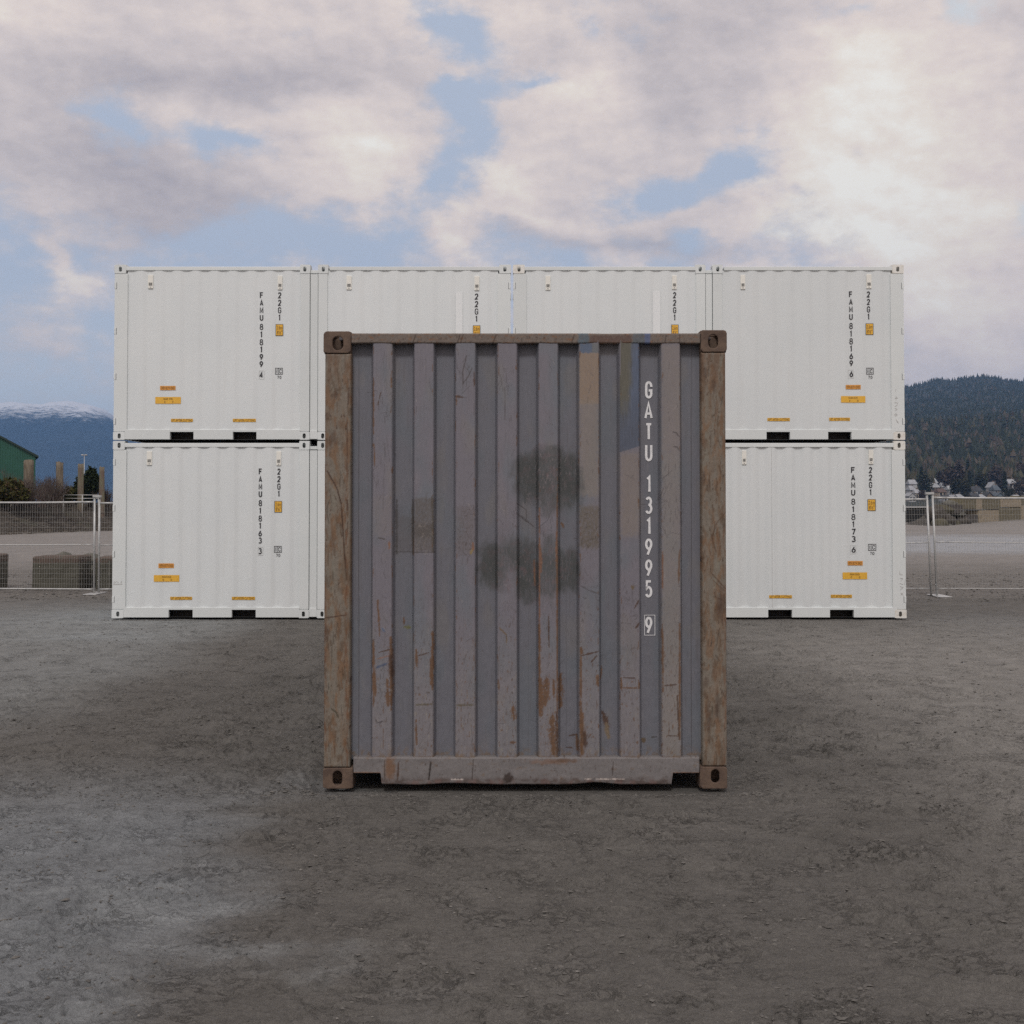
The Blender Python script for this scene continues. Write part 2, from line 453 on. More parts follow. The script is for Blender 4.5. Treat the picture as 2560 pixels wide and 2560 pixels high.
# loose stones on the dirt: uncountable
def stones(n, xa, xb, ya, yb, s0, s1, seed, clod=False):
    r = np.random.default_rng(seed)
    oct_v = np.array([[1, 0, 0], [-1, 0, 0], [0, 1, 0], [0, -1, 0], [0, 0, 1], [0, 0, -1]], float)
    oct_f = np.array([[0, 2, 4], [2, 1, 4], [1, 3, 4], [3, 0, 4], [2, 0, 5], [1, 2, 5], [3, 1, 5], [0, 3, 5]])
    Y = ya + (yb - ya) * r.random(n) ** 1.3; X = xa + (xb - xa) * r.random(n)
    ok = ~((np.abs(X - .08) < 1.28) & (Y > YR - .06) & (Y < YR + 6.4)) & ~((np.abs(X) < 6.5) & (Y > YW - .06) & (Y < YW + 2.7))
    if clod: ok &= (fbm(X / .5, Y / .4, 3, 170 + seed) + .5 * fbm(X / .12, Y / .09, 2, 171) > .06 + .12 * r.random(n)) | (np.abs(Y - YR + .05) < .06) | (np.abs(Y - YW + .07) < .10)
    X, Y = X[ok], Y[ok]; n = len(X)
    s = s0 + (s1 - s0) * r.random(n) ** 3
    V = oct_v[None] * (0.55 + .7 * r.random((n, 6, 1))) * s[:, None, None]
    if clod: V[..., 0] *= 1 + 1.2 * r.random((n, 1)); V[..., 2] *= .75
    a = r.random(n) * 6.28; ca, sa = np.cos(a)[:, None], np.sin(a)[:, None]
    vx = V[..., 0] * ca - V[..., 1] * sa; vy = V[..., 0] * sa + V[..., 1] * ca
    Z = ground_h(X, Y)
    out = np.stack([vx + X[:, None], vy + Y[:, None], V[..., 2] * .7 + Z[:, None] + s[:, None] * .15], -1)
    g = .11 + .09 * r.random(n) ** 2
    if clod: g = .085 + .06 * r.random(n)
    c = np.stack([g, g * .95, g * .88], -1)[:, None, :].repeat(6, 1)
    Fq = (oct_f[None] + 6 * np.arange(n)[:, None, None]).reshape(-1, 3)
    return out.reshape(-1, 3), Fq, c.reshape(-1, 3)
sv_, sf_, sc_ = [], [], []
for args in ((6000, -4.5, 4.5, 3.6, 9, .002, .009, 1), (4000, -8, 8, 9, 18, .004, .012, 2), (26000, -4.2, 4.2, 3.5, 9.5, .003, .013, 5, 1), (9000, -8, 8, 9, 18.2, .005, .018, 6, 1), (1500, -1.5, 1.5, YR - .12, YR - .02, .003, .014, 7, 1), (2500, -6.2, 6.2, YW - .16, YW - .03, .004, .018, 8, 1), (3500, 5.5, 16, 21.4, 30, .012, .04, 3), (3500, -16, -5.5, 21.8, 30, .012, .045, 4)):
    a_, b_, c_ = stones(*args) if len(args) == 8 else stones(*args[:8], True)
    sf_.append(b_ + sum(len(q) for q in sv_)); sv_.append(a_); sc_.append(c_)
m_stone = col_mat("loose_stone", .9, .25, 60)
gravel = np_mesh("loose_gravel", np.concatenate(sv_), np.concatenate(sf_), m_stone, cols=np.concatenate(sc_), smooth=False)
tag(gravel, "small loose grey stones scattered over the dirt yard", "gravel", kind='stuff')

# ------------------------------------------------------------------ water, shore, hills
m_water, N, b = new_mat("inlet_water")
b.inputs['Base Color'].default_value = (.035, .05, .06, 1); b.inputs['Roughness'].default_value = .12
tc = N.node('ShaderNodeTexCoord').outputs['Object']
bump(N, b, N.noise(N.vm('MULTIPLY', tc, (.3, 1, 1)), .6, 4, .6), .5, .3)
wb = MB(); wb.add([(-7000, 100, -2), (7000, 100, -2), (7000, 9500, -2), (-7000, 9500, -2)], [(0, 1, 2, 3)])
water = wb.build("water", m_water); water['kind'] = 'structure'

def interp(px, pts): return np.interp(px, [p[0] for p in pts], [p[1] for p in pts])

# right: a wooded hillside above a shore settlement, and a higher ridge behind it
def hill_py(px, Y):
    ridge = interp(px, [(900, 1160), (1500, 1120), (1900, 1050), (2100, 985), (2268, 968), (2300, 960), (2335, 950), (2357, 947), (2380, 953), (2420, 944), (2455, 941), (2490, 942), (2520, 949), (2560, 951), (2700, 965), (2900, 1000), (3300, 1080)])
    front = interp(px, [(900, 1200), (1800, 1110), (2268, 1068), (2400, 1064), (2560, 1050), (2750, 1052), (3000, 1090), (3300, 1150)])
    t = [640, 690, 780, 900, 1040, 1300, 1600, 1750, 2500, 3300, 3800]
    o = np.zeros(np.broadcast(px, Y).shape)
    vals = [np.full_like(ridge, 1282.), np.full_like(ridge, 1254.), np.full_like(ridge, 1240.), np.full_like(ridge, 1222.), np.full_like(ridge, 1196.), .5 * (1196 + front), front, front + 6,
            .45 * front + .55 * ridge, ridge, ridge + 60]
    for i in range(len(t) - 1):
        k = (Y >= t[i]) & (Y <= t[i + 1]); w = (Y - t[i]) / (t[i + 1] - t[i])
        o = np.where(k, vals[i] * (1 - w) + vals[i + 1] * w, o)
    return o
def hill_z(X, Y):
    px = CX + F * X / Y
    z = H + (1262 - hill_py(px, Y)) / F * Y
    return z + 6 * fbm(X / 160, Y / 160, 4, 31) * sstep(Y, 900, 1500)
hp = np.linspace(1000, 3250, 180); hy = np.concatenate([np.linspace(640, 1100, 40), np.linspace(1115, 1800, 50), np.linspace(1830, 3800, 70)])
HP, HY = np.meshgrid(hp, hy); HX = (HP - CX) / F * HY
m_hill = mottled("forest_floor", (.020, .026, .018), (.036, .034, .024), .02, .95)
hill = np_mesh("hillside", np.stack([HX, HY, hill_z(HX, HY)], -1), grid_faces(*HP.shape), m_hill); hill['kind'] = 'structure'

# left: a high, far mountain with snow along its crest
def mount_py(px):
    return interp(px, [(-1200, 1100), (-700, 1040), (-300, 1016), (-120, 1008), (0, 1009), (30, 1006), (60, 1009), (100, 1012), (135, 1006), (165, 1004), (200, 1010), (235, 1018), (262, 1027), (285, 1042), (330, 1066), (420, 1108), (600, 1160), (900, 1215), (1300, 1258)])
mp_ = np.linspace(-1200, 1300, 500); my_ = np.concatenate([np.linspace(5200, 8000, 110), np.linspace(8060, 9300, 24)])
MP, MY = np.meshgrid(mp_, my_); MX = (MP - CX) / F * MY
top = H + (1262 - mount_py(MP)) / F * 8000
up = np.where(MY <= 8000, sstep(MY, 5000, 8200) * 1.0 / sstep(np.array(8000.), 5000, 8200), 1 - .6 * sstep(MY, 8000, 9300))
rid = 1 - np.abs(fbm(MX / 700, MY / 1500, 4, 41)) * 2
MZ = top * up + 55 * (rid - .5) * sstep(MY, 5200, 6400) * (1 - .7 * sstep(MY, 7500, 8000)) + 9 * fbm(MX / 60, MY / 90, 3, 42) - 4
m_mount, N, b = new_mat("snowy_mountain")
tc = N.node('ShaderNodeTexCoord').outputs['Object']
sx = N.node('ShaderNodeSeparateXYZ'); N.put(sx.inputs[0], tc)
nn = N.noise(tc, .02, 8, .7); nb = N.noise(tc, .004, 5, .6)
sn = N.ss(N.m('ADD', sx.outputs[2], N.m('ADD', N.m('MULTIPLY', N.m('SUBTRACT', nn, .5), 330), N.m('MULTIPLY', N.m('SUBTRACT', nb, .5), 120))), 500, 630)
N.put(b.inputs['Base Color'], N.mix(sn, N.mix(N.ss(nn, .35, .65), lin(34, 43, 47), lin(48, 56, 60)), (.72, .74, .78)))
b.inputs['Roughness'].default_value = .95; b.inputs['Specular IOR Level'].default_value = .1
mount = np_mesh("mountain", np.stack([MX, MY, MZ], -1), grid_faces(*MP.shape), m_mount); mount['kind'] = 'structure'

# the wood on the hillside: thousands of conifers and bare alders that read as one mass
def wood():
    r = np.random.default_rng(5)
    Vs, Fs, Cs, base = [], [], [], 0
    def scatter(n, y0, y1, p0, p1, h0, h1, cl, thin=None):
        nonlocal base
        Y = y0 + (y1 - y0) * r.random(n); px = p0 + (p1 - p0) * r.random(n); X = (px - CX) / F * Y
        hh = h0 + (h1 - h0) * r.random(n)
        kind = r.random(n) + .5 * fbm(X / 60, Y / 60, 2, 51)
        Z = hill_z(X, Y) - 1
        S = 7
        for tier in range(3):
            ang = np.linspace(0, 2 * np.pi, S, endpoint=False)[None] + r.random((n, 1)) * 6
            round_ = kind > cl
            zb = np.where(round_, (.12, .35, .6)[tier], (.08, .34, .62)[tier]) * hh; zt = np.where(round_, (.62, .86, 1.0)[tier], (.58, .80, 1.0)[tier]) * hh
            rr = np.where(round_, (.26, .27, .18)[tier], (.21, .15, .085)[tier]) * hh
            rj = rr[:, None] * (.65 + .6 * r.random((n, S)))
            ring = np.stack([X[:, None] + np.cos(ang) * rj, Y[:, None] + np.sin(ang) * rj, Z[:, None] + zb[:, None] + hh[:, None] * .06 * (r.random((n, S)) - .5)], -1)
            tip = np.stack([X + hh * .03 * (r.random(n) - .5), Y, Z + zt], -1)[:, None]
            V = np.concatenate([ring, tip], 1); Vs.append(V.reshape(-1, 3))
            f = np.array([[i, (i + 1) % S, S] for i in range(S)])
            Fs.append((f[None] + base + (S + 1) * np.arange(n)[:, None, None]).reshape(-1, 3)); base += n * (S + 1)
            g = (.6 + .8 * r.random((n, 1)))
            con = np.array([.044, .050, .032]); dec = np.array([.085, .068, .050])
            mid = np.array([.072, .066, .040])
            c = np.where(round_[:, None], np.where(r.random((n, 1)) < .55, dec, mid), con) * g
            Cs.append(np.repeat(c[:, None], S + 1, 1).reshape(-1, 3))
    scatter(5200, 960, 1750, 1900, 2950, 9, 19, .80)
    scatter(1500, 860, 1120, 1900, 2950, 9, 19, .55)
    scatter(14000, 1800, 3330, 1800, 3100, 6, 12, 1.0)
    return np.concatenate(Vs), np.concatenate(Fs), np.concatenate(Cs)
wv, wf, wc = wood()
m_wood = col_mat("wood_foliage", .95, .35, 1.2, spec=.1)
forest = np_mesh("hillside_forest", wv, wf, m_wood, cols=wc, smooth=False)
tag(forest, "dense dark conifer wood covering the hill beyond the houses", "forest", kind='stuff')

# distant air
m_haze = bpy.data.materials.new("distant_air"); m_haze.use_nodes = True
N = NT(m_haze.node_tree); N.n.clear()
pv = N.node('ShaderNodeVolumePrincipled')
pv.inputs['Color'].default_value = (.26, .52, 1.0, 1); pv.inputs['Density'].default_value = 9.5e-5; pv.inputs['Anisotropy'].default_value = 0.0
o_ = N.node('ShaderNodeOutputMaterial'); N.l.new(pv.outputs[0], o_.inputs['Volume'])
HAZE = True
if HAZE:
    zlow = min(-2.0, float(MZ.min()), float(hill_z(HX, HY).min())) - 1
    hb = MB(); hb.box(-7200, 7200, -60, 9700, zlow, max(float(MZ.max()), 700) + 20)
    hz = hb.build("haze", m_haze); hz['kind'] = 'stuff'; hz['label'] = "thin blue air over the inlet and mountains"; hz['category'] = "haze"

# ------------------------------------------------------------------ lettering
def arc(cx, cy, rx, ry, a0, a1, n=12):
    return [(cx + rx * math.cos(RAD(a0 + (a1 - a0) * i / n)), cy + ry * math.sin(RAD(a0 + (a1 - a0) * i / n))) for i in range(n + 1)]
def flip(pl): return [[(1 - x, 1 - y) for x, y in p] for p in pl]
GL = {
    'A': [[(0, 0), (.5, 1), (1, 0)], [(.2, .3), (.8, .3)]],
    'C': [[(1, .70)] + arc(.5, .74, .5, .26, 0, 180) + arc(.5, .26, .5, .26, 180, 360) + [(1, .30)]],
    'F': [[(0, 0), (0, 1), (1, 1)], [(0, .55), (.85, .55)]],
    'G': [[(1, .70)] + arc(.5, .74, .5, .26, 0, 180) + arc(.5, .26, .5, .26, 180, 360) + [(1, .46), (.5, .46)]],
    'I': [[(.5, 0), (.5, 1)]],
    'M': [[(0, 0), (0, 1), (.5, .22), (1, 1), (1, 0)]],
    'T': [[(0, 1), (1, 1)], [(.5, 0), (.5, 1)]],
    'U': [[(0, 1)] + arc(.5, .26, .5, .26, 180, 360) + [(1, 1)]],
    '0': [arc(.5, .72, .5, .28, 0, 180) + arc(.5, .28, .5, .28, 180, 360) + [(1, .72)]],
    '1': [[(.18, .84), (.55, .99), (.55, 0)]],
    '2': [arc(.5, .73, .5, .27, 175, -25, 14) + [(0.02, 0.02), (1, 0.02)]],
    '3': [arc(.48, .75, .45, .25, 150, -88, 14), arc(.48, .27, .52, .27, 92, -150, 16)],
    '4': [[(.75, 0), (.75, .99), (0, .26), (1, .26)]],
    '5': [[(.92, 1), (.14, 1), (.10, .52)] + arc(.46, .31, .52, .31, 115, -150, 14)],
    '6': [arc(.5, .30, .5, .30, 0, 360, 18), [(.06, .42), (.72, 1)]],
    '7': [[(0, 1), (1, 1), (.36, 0)]],
    '8': [arc(.5, .76, .43, .24, 0, 360, 16), arc(.5, .27, .5, .27, 0, 360, 16)],
}
GL['9'] = flip(GL['6'])
def strip(pts, t):
    """a band of width t along a polyline -> left and right edges"""
    L, R = [], []
    n = len(pts); closed = math.dist(pts[0], pts[-1]) < 1e-6
    for i in range(n):
        a = pts[i - 1] if i > 0 else (pts[-2] if closed else None); b_ = pts[i + 1] if i < n - 1 else (pts[1] if closed else None)
        p = pts[i]; dirs = []
        for (q0, q1) in ((a, p), (p, b_)):
            if q0 is None or q1 is None: continue
            d = math.dist(q0, q1)
            if d > 1e-9: dirs.append(((q1[0] - q0[0]) / d, (q1[1] - q0[1]) / d))
        nx = sum(-d[1] for d in dirs); ny = sum(d[0] for d in dirs); q = math.hypot(nx, ny) or 1
        nx /= q; ny /= q
        k = 1 / max(.45, nx * -dirs[0][1] + ny * dirs[0][0])
        L.append((p[0] + nx * t / 2 * k, p[1] + ny * t / 2 * k)); R.append((p[0] - nx * t / 2 * k, p[1] - ny * t / 2 * k))
    return L, R
def glyph(mb, ch, x0, x1, z0, z1, t, ysurf, lift=.003):
    for si, pl in enumerate(GL[ch]):
        w, h = (x1 - x0 - t), (z1 - z0 - t)
        pts = [(x0 + t / 2 + p[0] * w, z0 + t / 2 + p[1] * h) for p in pl]
        # straight runs get points to follow the corrugation
        L, R = strip(pts, t); V = []
        for l, r in zip(L, R): V += [l, r]
        mb.add([(p[0], ysurf(p[0], p[1]) - lift - .0006 * si, p[1]) for p in V], [(2 * i, 2 * i + 1, 2 * i + 3, 2 * i + 2) for i in range(len(pts) - 1)])
def frame_lines(mb, x0, x1, z0, z1, t, ysurf, lift=.003):
    for (a, b_, c, d) in ((x0, x1, z1 - t, z1), (x0, x1, z0, z0 + t), (x0, x0 + t, z0 + t, z1 - t), (x1 - t, x1, z0 + t, z1 - t)):
        plate(mb, a, b_, c, d, ysurf, lift)
def plate(mb, x0, x1, z0, z1, ysurf, lift):
    n = max(1, int((x1 - x0) / .02))
    V = []
    for i in range(n + 1):
        x = x0 + (x1 - x0) * i / n
        V += [(x, ysurf(x, z0) - lift, z0), (x, ysurf(x, z1) - lift, z1)]
    mb.add(V, [(2 * i, 2 * i + 2, 2 * i + 3, 2 * i + 1) for i in range(n)])
_txt = {}
def text_geo(s):
    if s not in _txt:
        cu = bpy.data.curves.new("txt", 'FONT'); cu.body = s; cu.resolution_u = 3
        o = bpy.data.objects.new("txt", cu); COL.objects.link(o)
        bpy.context.view_layer.update()
        me = bpy.data.meshes.new_from_object(o.evaluated_get(bpy.context.evaluated_depsgraph_get()))
        V = np.array([v.co[:2] for v in me.vertices]); Fs = [tuple(p.vertices) for p in me.polygons]
        bpy.data.objects.remove(o); bpy.data.curves.remove(cu); bpy.data.meshes.remove(me)
        lo, hi = V.min(0), V.max(0); _txt[s] = ((V - lo) / (hi - lo), Fs)
    return _txt[s]
def text(mb, s, x0, x1, z0, z1, ysurf, lift):
    V, Fs = text_geo(s)
    mb.add([(x0 + a * (x1 - x0), ysurf(x0 + a * (x1 - x0), z0) - lift, z0 + c * (z1 - z0)) for a, c in V], Fs)

# ------------------------------------------------------------------ corner casting: a hollow box of plates with oval holes
def holed(mb, x0, x1, z0, z1, hx, hz, hw, hh, y, t, axis='y', n=28, col=None, rc=.012):
    """plate in the x-z plane at depth y..y+t with an oval hole; axis maps it onto other planes"""
    outer, inner = [], []
    cx, cz = hx, hz
    for i in range(n):
        a = 2 * math.pi * (i + .5) / n; c, s = math.cos(a), math.sin(a)
        kx = ((x1 - cx) if c > 0 else (x0 - cx)) / c if abs(c) > 1e-9 else 1e9
        kz = ((z1 - cz) if s > 0 else (z0 - cz)) / s if abs(s) > 1e-9 else 1e9
        k = min(kx, kz); outer.append((cx + c * k, cz + s * k))
        r = min(hw, hh)
        # stadium outline
        ex, ez = max(0, hw - r), max(0, hh - r)
        inner.append((cx + (ex if c > 0 else -ex) * (1 if ex else 0) + r * c, cz + (ez if s > 0 else -ez) * (1 if ez else 0) + r * s))
    m = {'y': lambda u, v, d: (u, y + d, v), 'x': lambda u, v, d: (y + d, u, v), 'z': lambda u, v, d: (u, v, y + d)}[axis]
    V = [m(p[0], p[1], 0) for p in outer] + [m(p[0], p[1], 0) for p in inner] + [m(p[0], p[1], t) for p in inner] + [m(p[0], p[1], t) for p in outer]
    Fs = []
    for i in range(n):
        j = (i + 1) % n
        Fs += [(i, j, n + j, n + i), (n + i, n + j, 2 * n + j, 2 * n + i), (2 * n + i, 2 * n + j, 3 * n + j, 3 * n + i), (3 * n + i, 3 * n + j, j, i)]
    mb.add(V, Fs, col)
def casting(mb, x0, x1, z0, z1, yf, depth, top, left, front=True, w=.022, hole=None):
    """front: the oval hole faces the camera; top: has the upper aperture; left: outer side is -x"""
    y0, y1 = (yf, yf + depth) if front else (yf - depth, yf)
    hx, hz, hw, hh = hole
    sgn = 1
    if front:
        holed(mb, x0, x1, z0, z1, hx, hz, hw, hh, y0, w)
        mb.box(x0 + w, x1 - w, y1 - w, y1, z0 + w, z1 - w)
    else:
        holed(mb, x0, x1, z0, z1, hx, hz, hw, hh, y1 - w, w)
        mb.box(x0 + w, x1 - w, y0, y0 + w, z0 + w, z1 - w)
    ya, yb = (y0 + w, y1) if front else (y0, y1 - w)
    xo = x0 if left else x1 - w; xi = x1 - w if left else x0
    holed(mb, ya, yb, z0, z1, (ya + yb) / 2, hz, min(hw, .045), hh, xo, w, 'x')
    mb.box(xi, xi + w, ya, yb, z0, z1)
    zo = z1 - w if top else z0; zi = z0 if top else z1 - w
    holed(mb, x0 + w, x1 - w, ya, yb, (x0 + x1) / 2, (ya + yb) / 2, (x1 - x0) * .22, (yb - ya) * .34, zo, w, 'z')
    mb.box(x0 + w, x1 - w, ya, yb, zi, zi + w)

# ------------------------------------------------------------------ the rusty container
GAIN = 1.2
def lc(r, g, b_, k=1.0): return np.array(lin(r, g, b_)) * GAIN * k
PAINT, PAINT_B, PAINT_W = lc(104, 101, 108), lc(96, 100, 107), lc(110, 106, 103)
RUST, RUST_D, RUST_O = lc(90, 66, 47), lc(66, 48, 38), lc(104, 76, 60)
TAN, BROWN = lc(108, 101, 92), lc(100, 82, 66)
class Canvas:
    def __init__(self, u, v):
        self.u = np.asarray(u, float).ravel(); self.v = np.asarray(v, float).ravel(); self.shape = np.shape(u)
        self.c = np.zeros((self.u.size, 3))
    def lay(self, m, col, idx=None):
        if idx is None: self.c = self.c * (1 - m[:, None]) + np.asarray(col) * m[:, None]
        else: self.c[idx] = self.c[idx] * (1 - m[:, None]) + np.asarray(col) * m[:, None]
    def line(self, x0, y0, x1, y1, w, col, k=1.0, wob=.6, soft=.5, seed=0):
        r = w * 2 + 4
        i = np.nonzero((self.u > min(x0, x1) - r) & (self.u < max(x0, x1) + r) & (self.v > min(y0, y1) - r) & (self.v < max(y0, y1) + r))[0]
        if not len(i): return
        U, W = self.u[i], self.v[i]
        dx, dy = x1 - x0, y1 - y0; L2 = dx * dx + dy * dy + 1e-9
        t = np.clip(((U - x0) * dx + (W - y0) * dy) / L2, 0, 1)
        d = np.hypot(U - x0 - t * dx, W - y0 - t * dy)
        nz = fbm(U / 9 + seed * 3.1, W / 22, 3, 60)
        nf = fbm(U / 2.6, W / 5.5, 3, 61 + seed % 7)
        ww = w * (1 + wob * 1.6 * nz + wob * 1.5 * nf) * (.35 + .65 * np.sin(np.pi * np.clip(t * .9 + .05, 0, 1)) ** .5)
        m = k * (1 - sstep(d, ww * (1 - soft), ww * (1 + soft) + .4))
        cc = np.asarray(col)[None] * (1 + .55 * np.clip(nf + .3 * nz, -1, 1))[:, None]
        self.c[i] = self.c[i] * (1 - m[:, None]) + cc * m[:, None]
    def poly(self, pts, w, col, **kw):
        for a, b_ in zip(pts[:-1], pts[1:]): self.line(*a, *b_, w, col, **kw)
    def blob(self, x, y, rx, ry, col, k=1.0, edge=.35, rag=.35, sc=30, seed=0, stretch=1.0, streak=0.0):
        i = np.nonzero((np.abs(self.u - x) < rx * 1.7) & (np.abs(self.v - y) < ry * 1.7))[0]
        if not len(i): return
        U, W = self.u[i], self.v[i]
        d = np.hypot((U - x) / rx, (W - y) / ry) + rag * fbm(U / sc, W / (sc * stretch), 4, 70 + seed)
        m = k * (1 - sstep(d, 1 - edge, 1 + edge * .4))
        if streak: m = np.clip(m * (1 - streak * ridge_mask(U) * .35) * (1 + streak * (.9 * fbm(U / 3, W / 34, 3, 77 + seed % 5) + .5 * fbm(U / 2.4, W / 4, 2, 78))), 0, 1)
        self.lay(m, col, i)
    def rect(self, x0, x1, y0, y1, col, k=1.0, rag=2.0, soft=3.0, texture=0.0, seed=0):
        i = np.nonzero((self.u > x0 - 12) & (self.u < x1 + 12) & (self.v > y0 - 12) & (self.v < y1 + 12))[0]
        if not len(i): return
        U, W = self.u[i], self.v[i]
        U2 = U + rag * 2 * fbm(U / 7, W / 7, 3, 80 + seed); W2 = W + rag * 2 * fbm(U / 7, W / 7, 3, 81 + seed)
        m = sstep(U2, x0 - soft, x0 + soft) * sstep(-U2, -x1 - soft, -x1 + soft) * sstep(W2, y0 - soft, y0 + soft) * sstep(-W2, -y1 - soft, -y1 + soft)
        if texture: m = m * np.clip(1 - texture + texture * 2.4 * (fbm(U / 3.5, W / 9, 4, 82 + seed) + .35), 0, 1)
        self.lay(k * m, col, i)
    def grime(self, mask, col, su, sv, lo, hi, seed, k=1.0):
        n = fbm(self.u / su, self.v / sv, 5, seed, .6)
        self.lay(k * mask * sstep(n, lo, hi), col)
    def out(self): return np.clip(self.c, .004, .9).reshape(self.shape + (3,))

RIDGES = [(931, 979), (1035, 1083), (1139, 1187.5), (1244, 1292), (1347, 1395), (1449, 1498), (1551, 1599), (1655, 1702)]
def ridge_mask(u): return np.maximum.reduce([((u > a - 1) & (u < b_ + 1)).astype(float) for a, b_ in RIDGES])
def paint_wall(u, v):
    C = Canvas(u, v); U, V = C.u, C.v; one = np.ones_like(U)
    C.c[:] = PAINT
    C.lay(.8 * sstep(fbm(U / 90, V / 200, 3, 90), -.1, .4), PAINT_B)
    rm = ridge_mask(U)
    C.lay(.5 * (1 - rm), PAINT_B * .97)
    C.lay(.55 * rm * sstep(V, 1500, 1800), lc(113, 110, 111))
    C.lay(.35 * sstep(fbm(U / 60, V / 160, 3, 91), .1, .5), PAINT_W)
    C.grime(one, lc(84, 80, 82), 3.5, 120, .12, .5, 92, .35)        # vertical run-off
    C.grime(one, lc(128, 124, 124), 4, 70, .25, .6, 93, .3)
    C.grime(one, lc(70, 64, 62), 3.5, 5, .38, .55, 94, .6)          # fine pitting
    C.lay(.5 * sstep(V, 890, 858) * (1 - rm), lc(66, 66, 70))  # soft shadow of the top rail, painted into the recess tops
    # ridge 6: buff primer fading down; blue remnant at the top
    C.rect(1449, 1498, 882, 1010, lc(124, 108, 92), .85, 1.5, 2, .25, 1); C.rect(1449, 1498, 1000, 1240, lc(118, 110, 102), .65, 6, 10, .2, 2)
    C.rect(1450, 1480, 858, 882, lc(74, 88, 108), .9, 2, 1.5, .2, 3); C.rect(1480, 1498, 858, 882, lc(92, 96, 98), .8, 2, 2, .2, 3)
    C.rect(1499, 1550, 858, 884, lc(112, 110, 112), .6, 1, 1, 0, 4)
    # ridge 7: blue and olive patch with a slanting lower edge
    i = (U > 1551) & (U < 1599.5) & (V < 1131 - (U - 1551) * .33)
    f = sstep(U + .05 * (V - 860) + 8 * fbm(U / 8, V / 40, 3, 95), 1572, 1590)
    blue = np.where(f[:, None] > .01, lc(82, 80, 70) * (1 - f[:, None]) + lc(74, 84, 102) * f[:, None], lc(82, 80, 70))
    g = sstep(V + 25 * fbm(U / 9, V / 30, 3, 96), 980, 1080)[:, None]
    blue = blue * (1 - g) + lc(70, 77, 91) * g
    blue *= (1 + .35 * fbm(U / 3, V / 40, 4, 97))[:, None]
    C.c[i] = C.c[i] * .08 + blue[i] * .92
    C.rect(1551, 1599, 1131, 1340, lc(118, 108, 98), .55, 6, 10, .3, 5); C.rect(1655, 1702, 860, 1130, lc(118, 110, 104), .6, 5, 8, .3, 6)
    C.rect(1655, 1702, 1130, 1890, lc(118, 112, 106), .6, 5, 8, .3, 7)
    # rubbed dark cover-ups
    for (x, y, rx, ry, k) in ((1378, 1190, 62, 76, .85), (1325, 1200, 50, 66, .8), (1425, 1205, 36, 80, .8), (1375, 1250, 40, 45, .7), (1372, 1140, 40, 30, .7), (1318, 1170, 30, 40, .6),
                              (1245, 1412, 52, 62, .8), (1222, 1415, 34, 62, .7), (1318, 1425, 40, 66, .8), (1375, 1395, 26, 60, .72), (1372, 1440, 42, 75, .8), (1425, 1425, 30, 62, .75), (1300, 1380, 34, 40, .6), (1440, 1440, 16, 50, .5), (1320, 1480, 38, 34, .7), (1270, 1360, 36, 30, .4)):
        C.blob(x, y, rx, ry, lc(66, 68, 68), min(1, k * 1.12), .5, .6, 26, int(x), 1.6, .8)
    dark = np.exp(-((U - 1375) / 80) ** 2 - ((V - 1190) / 90) ** 2) + np.exp(-((U - 1330) / 130) ** 2 - ((V - 1425) / 80) ** 2)
    C.grime(np.clip(dark, 0, 1), lc(116, 104, 106), 2.5, 16, .18, .42, 98, .65)
    C.grime(np.clip(dark, 0, 1), lc(92, 76, 78), 22, 22, .0, .4, 99, .5)
    # scrubbed panels
    C.rect(1035, 1084, 1245, 1380, lc(82, 76, 72), .75, 3, 5, .5, 8); C.rect(990, 1034, 1290, 1380, lc(84, 80, 80), .5, 6, 8, .5, 9)
    C.rect(1035, 1084, 1310, 1345, lc(76, 71, 68), .7, 3, 4, .3, 10); C.line(985, 1381, 1086, 1381, .9, lc(60, 56, 54), .8, .3)
    C.line(989, 1250, 989, 1385, 3, lc(58, 54, 52), .7); C.line(1030, 1250, 1030, 1385, 4, lc(66, 60, 54), .8); C.line(1080, 1240, 1082, 1380, 3, lc(70, 64, 56), .7)
    C.rect(1449, 1499, 1265, 1370, lc(88, 80, 68), .75, 4, 7, .6, 11); C.rect(1140, 1187, 1265, 1385, lc(92, 86, 86), .6, 4, 9, .75, 12)
    C.rect(931, 979, 1240, 1340, lc(112, 106, 104), .4, 4, 9, .7, 13)
    # seams in the first and last bay
    for x in (893, 1733, 1322, 1418): C.line(x, 862, x, 1893, .8 if x in (893, 1733) else .5, lc(66, 63, 66), .8 if x in (893, 1733) else .35, .15)
    # rust: (x0, y0, x1, y1, half width, colour)
    R, D, O = RUST, RUST_D, RUST_O
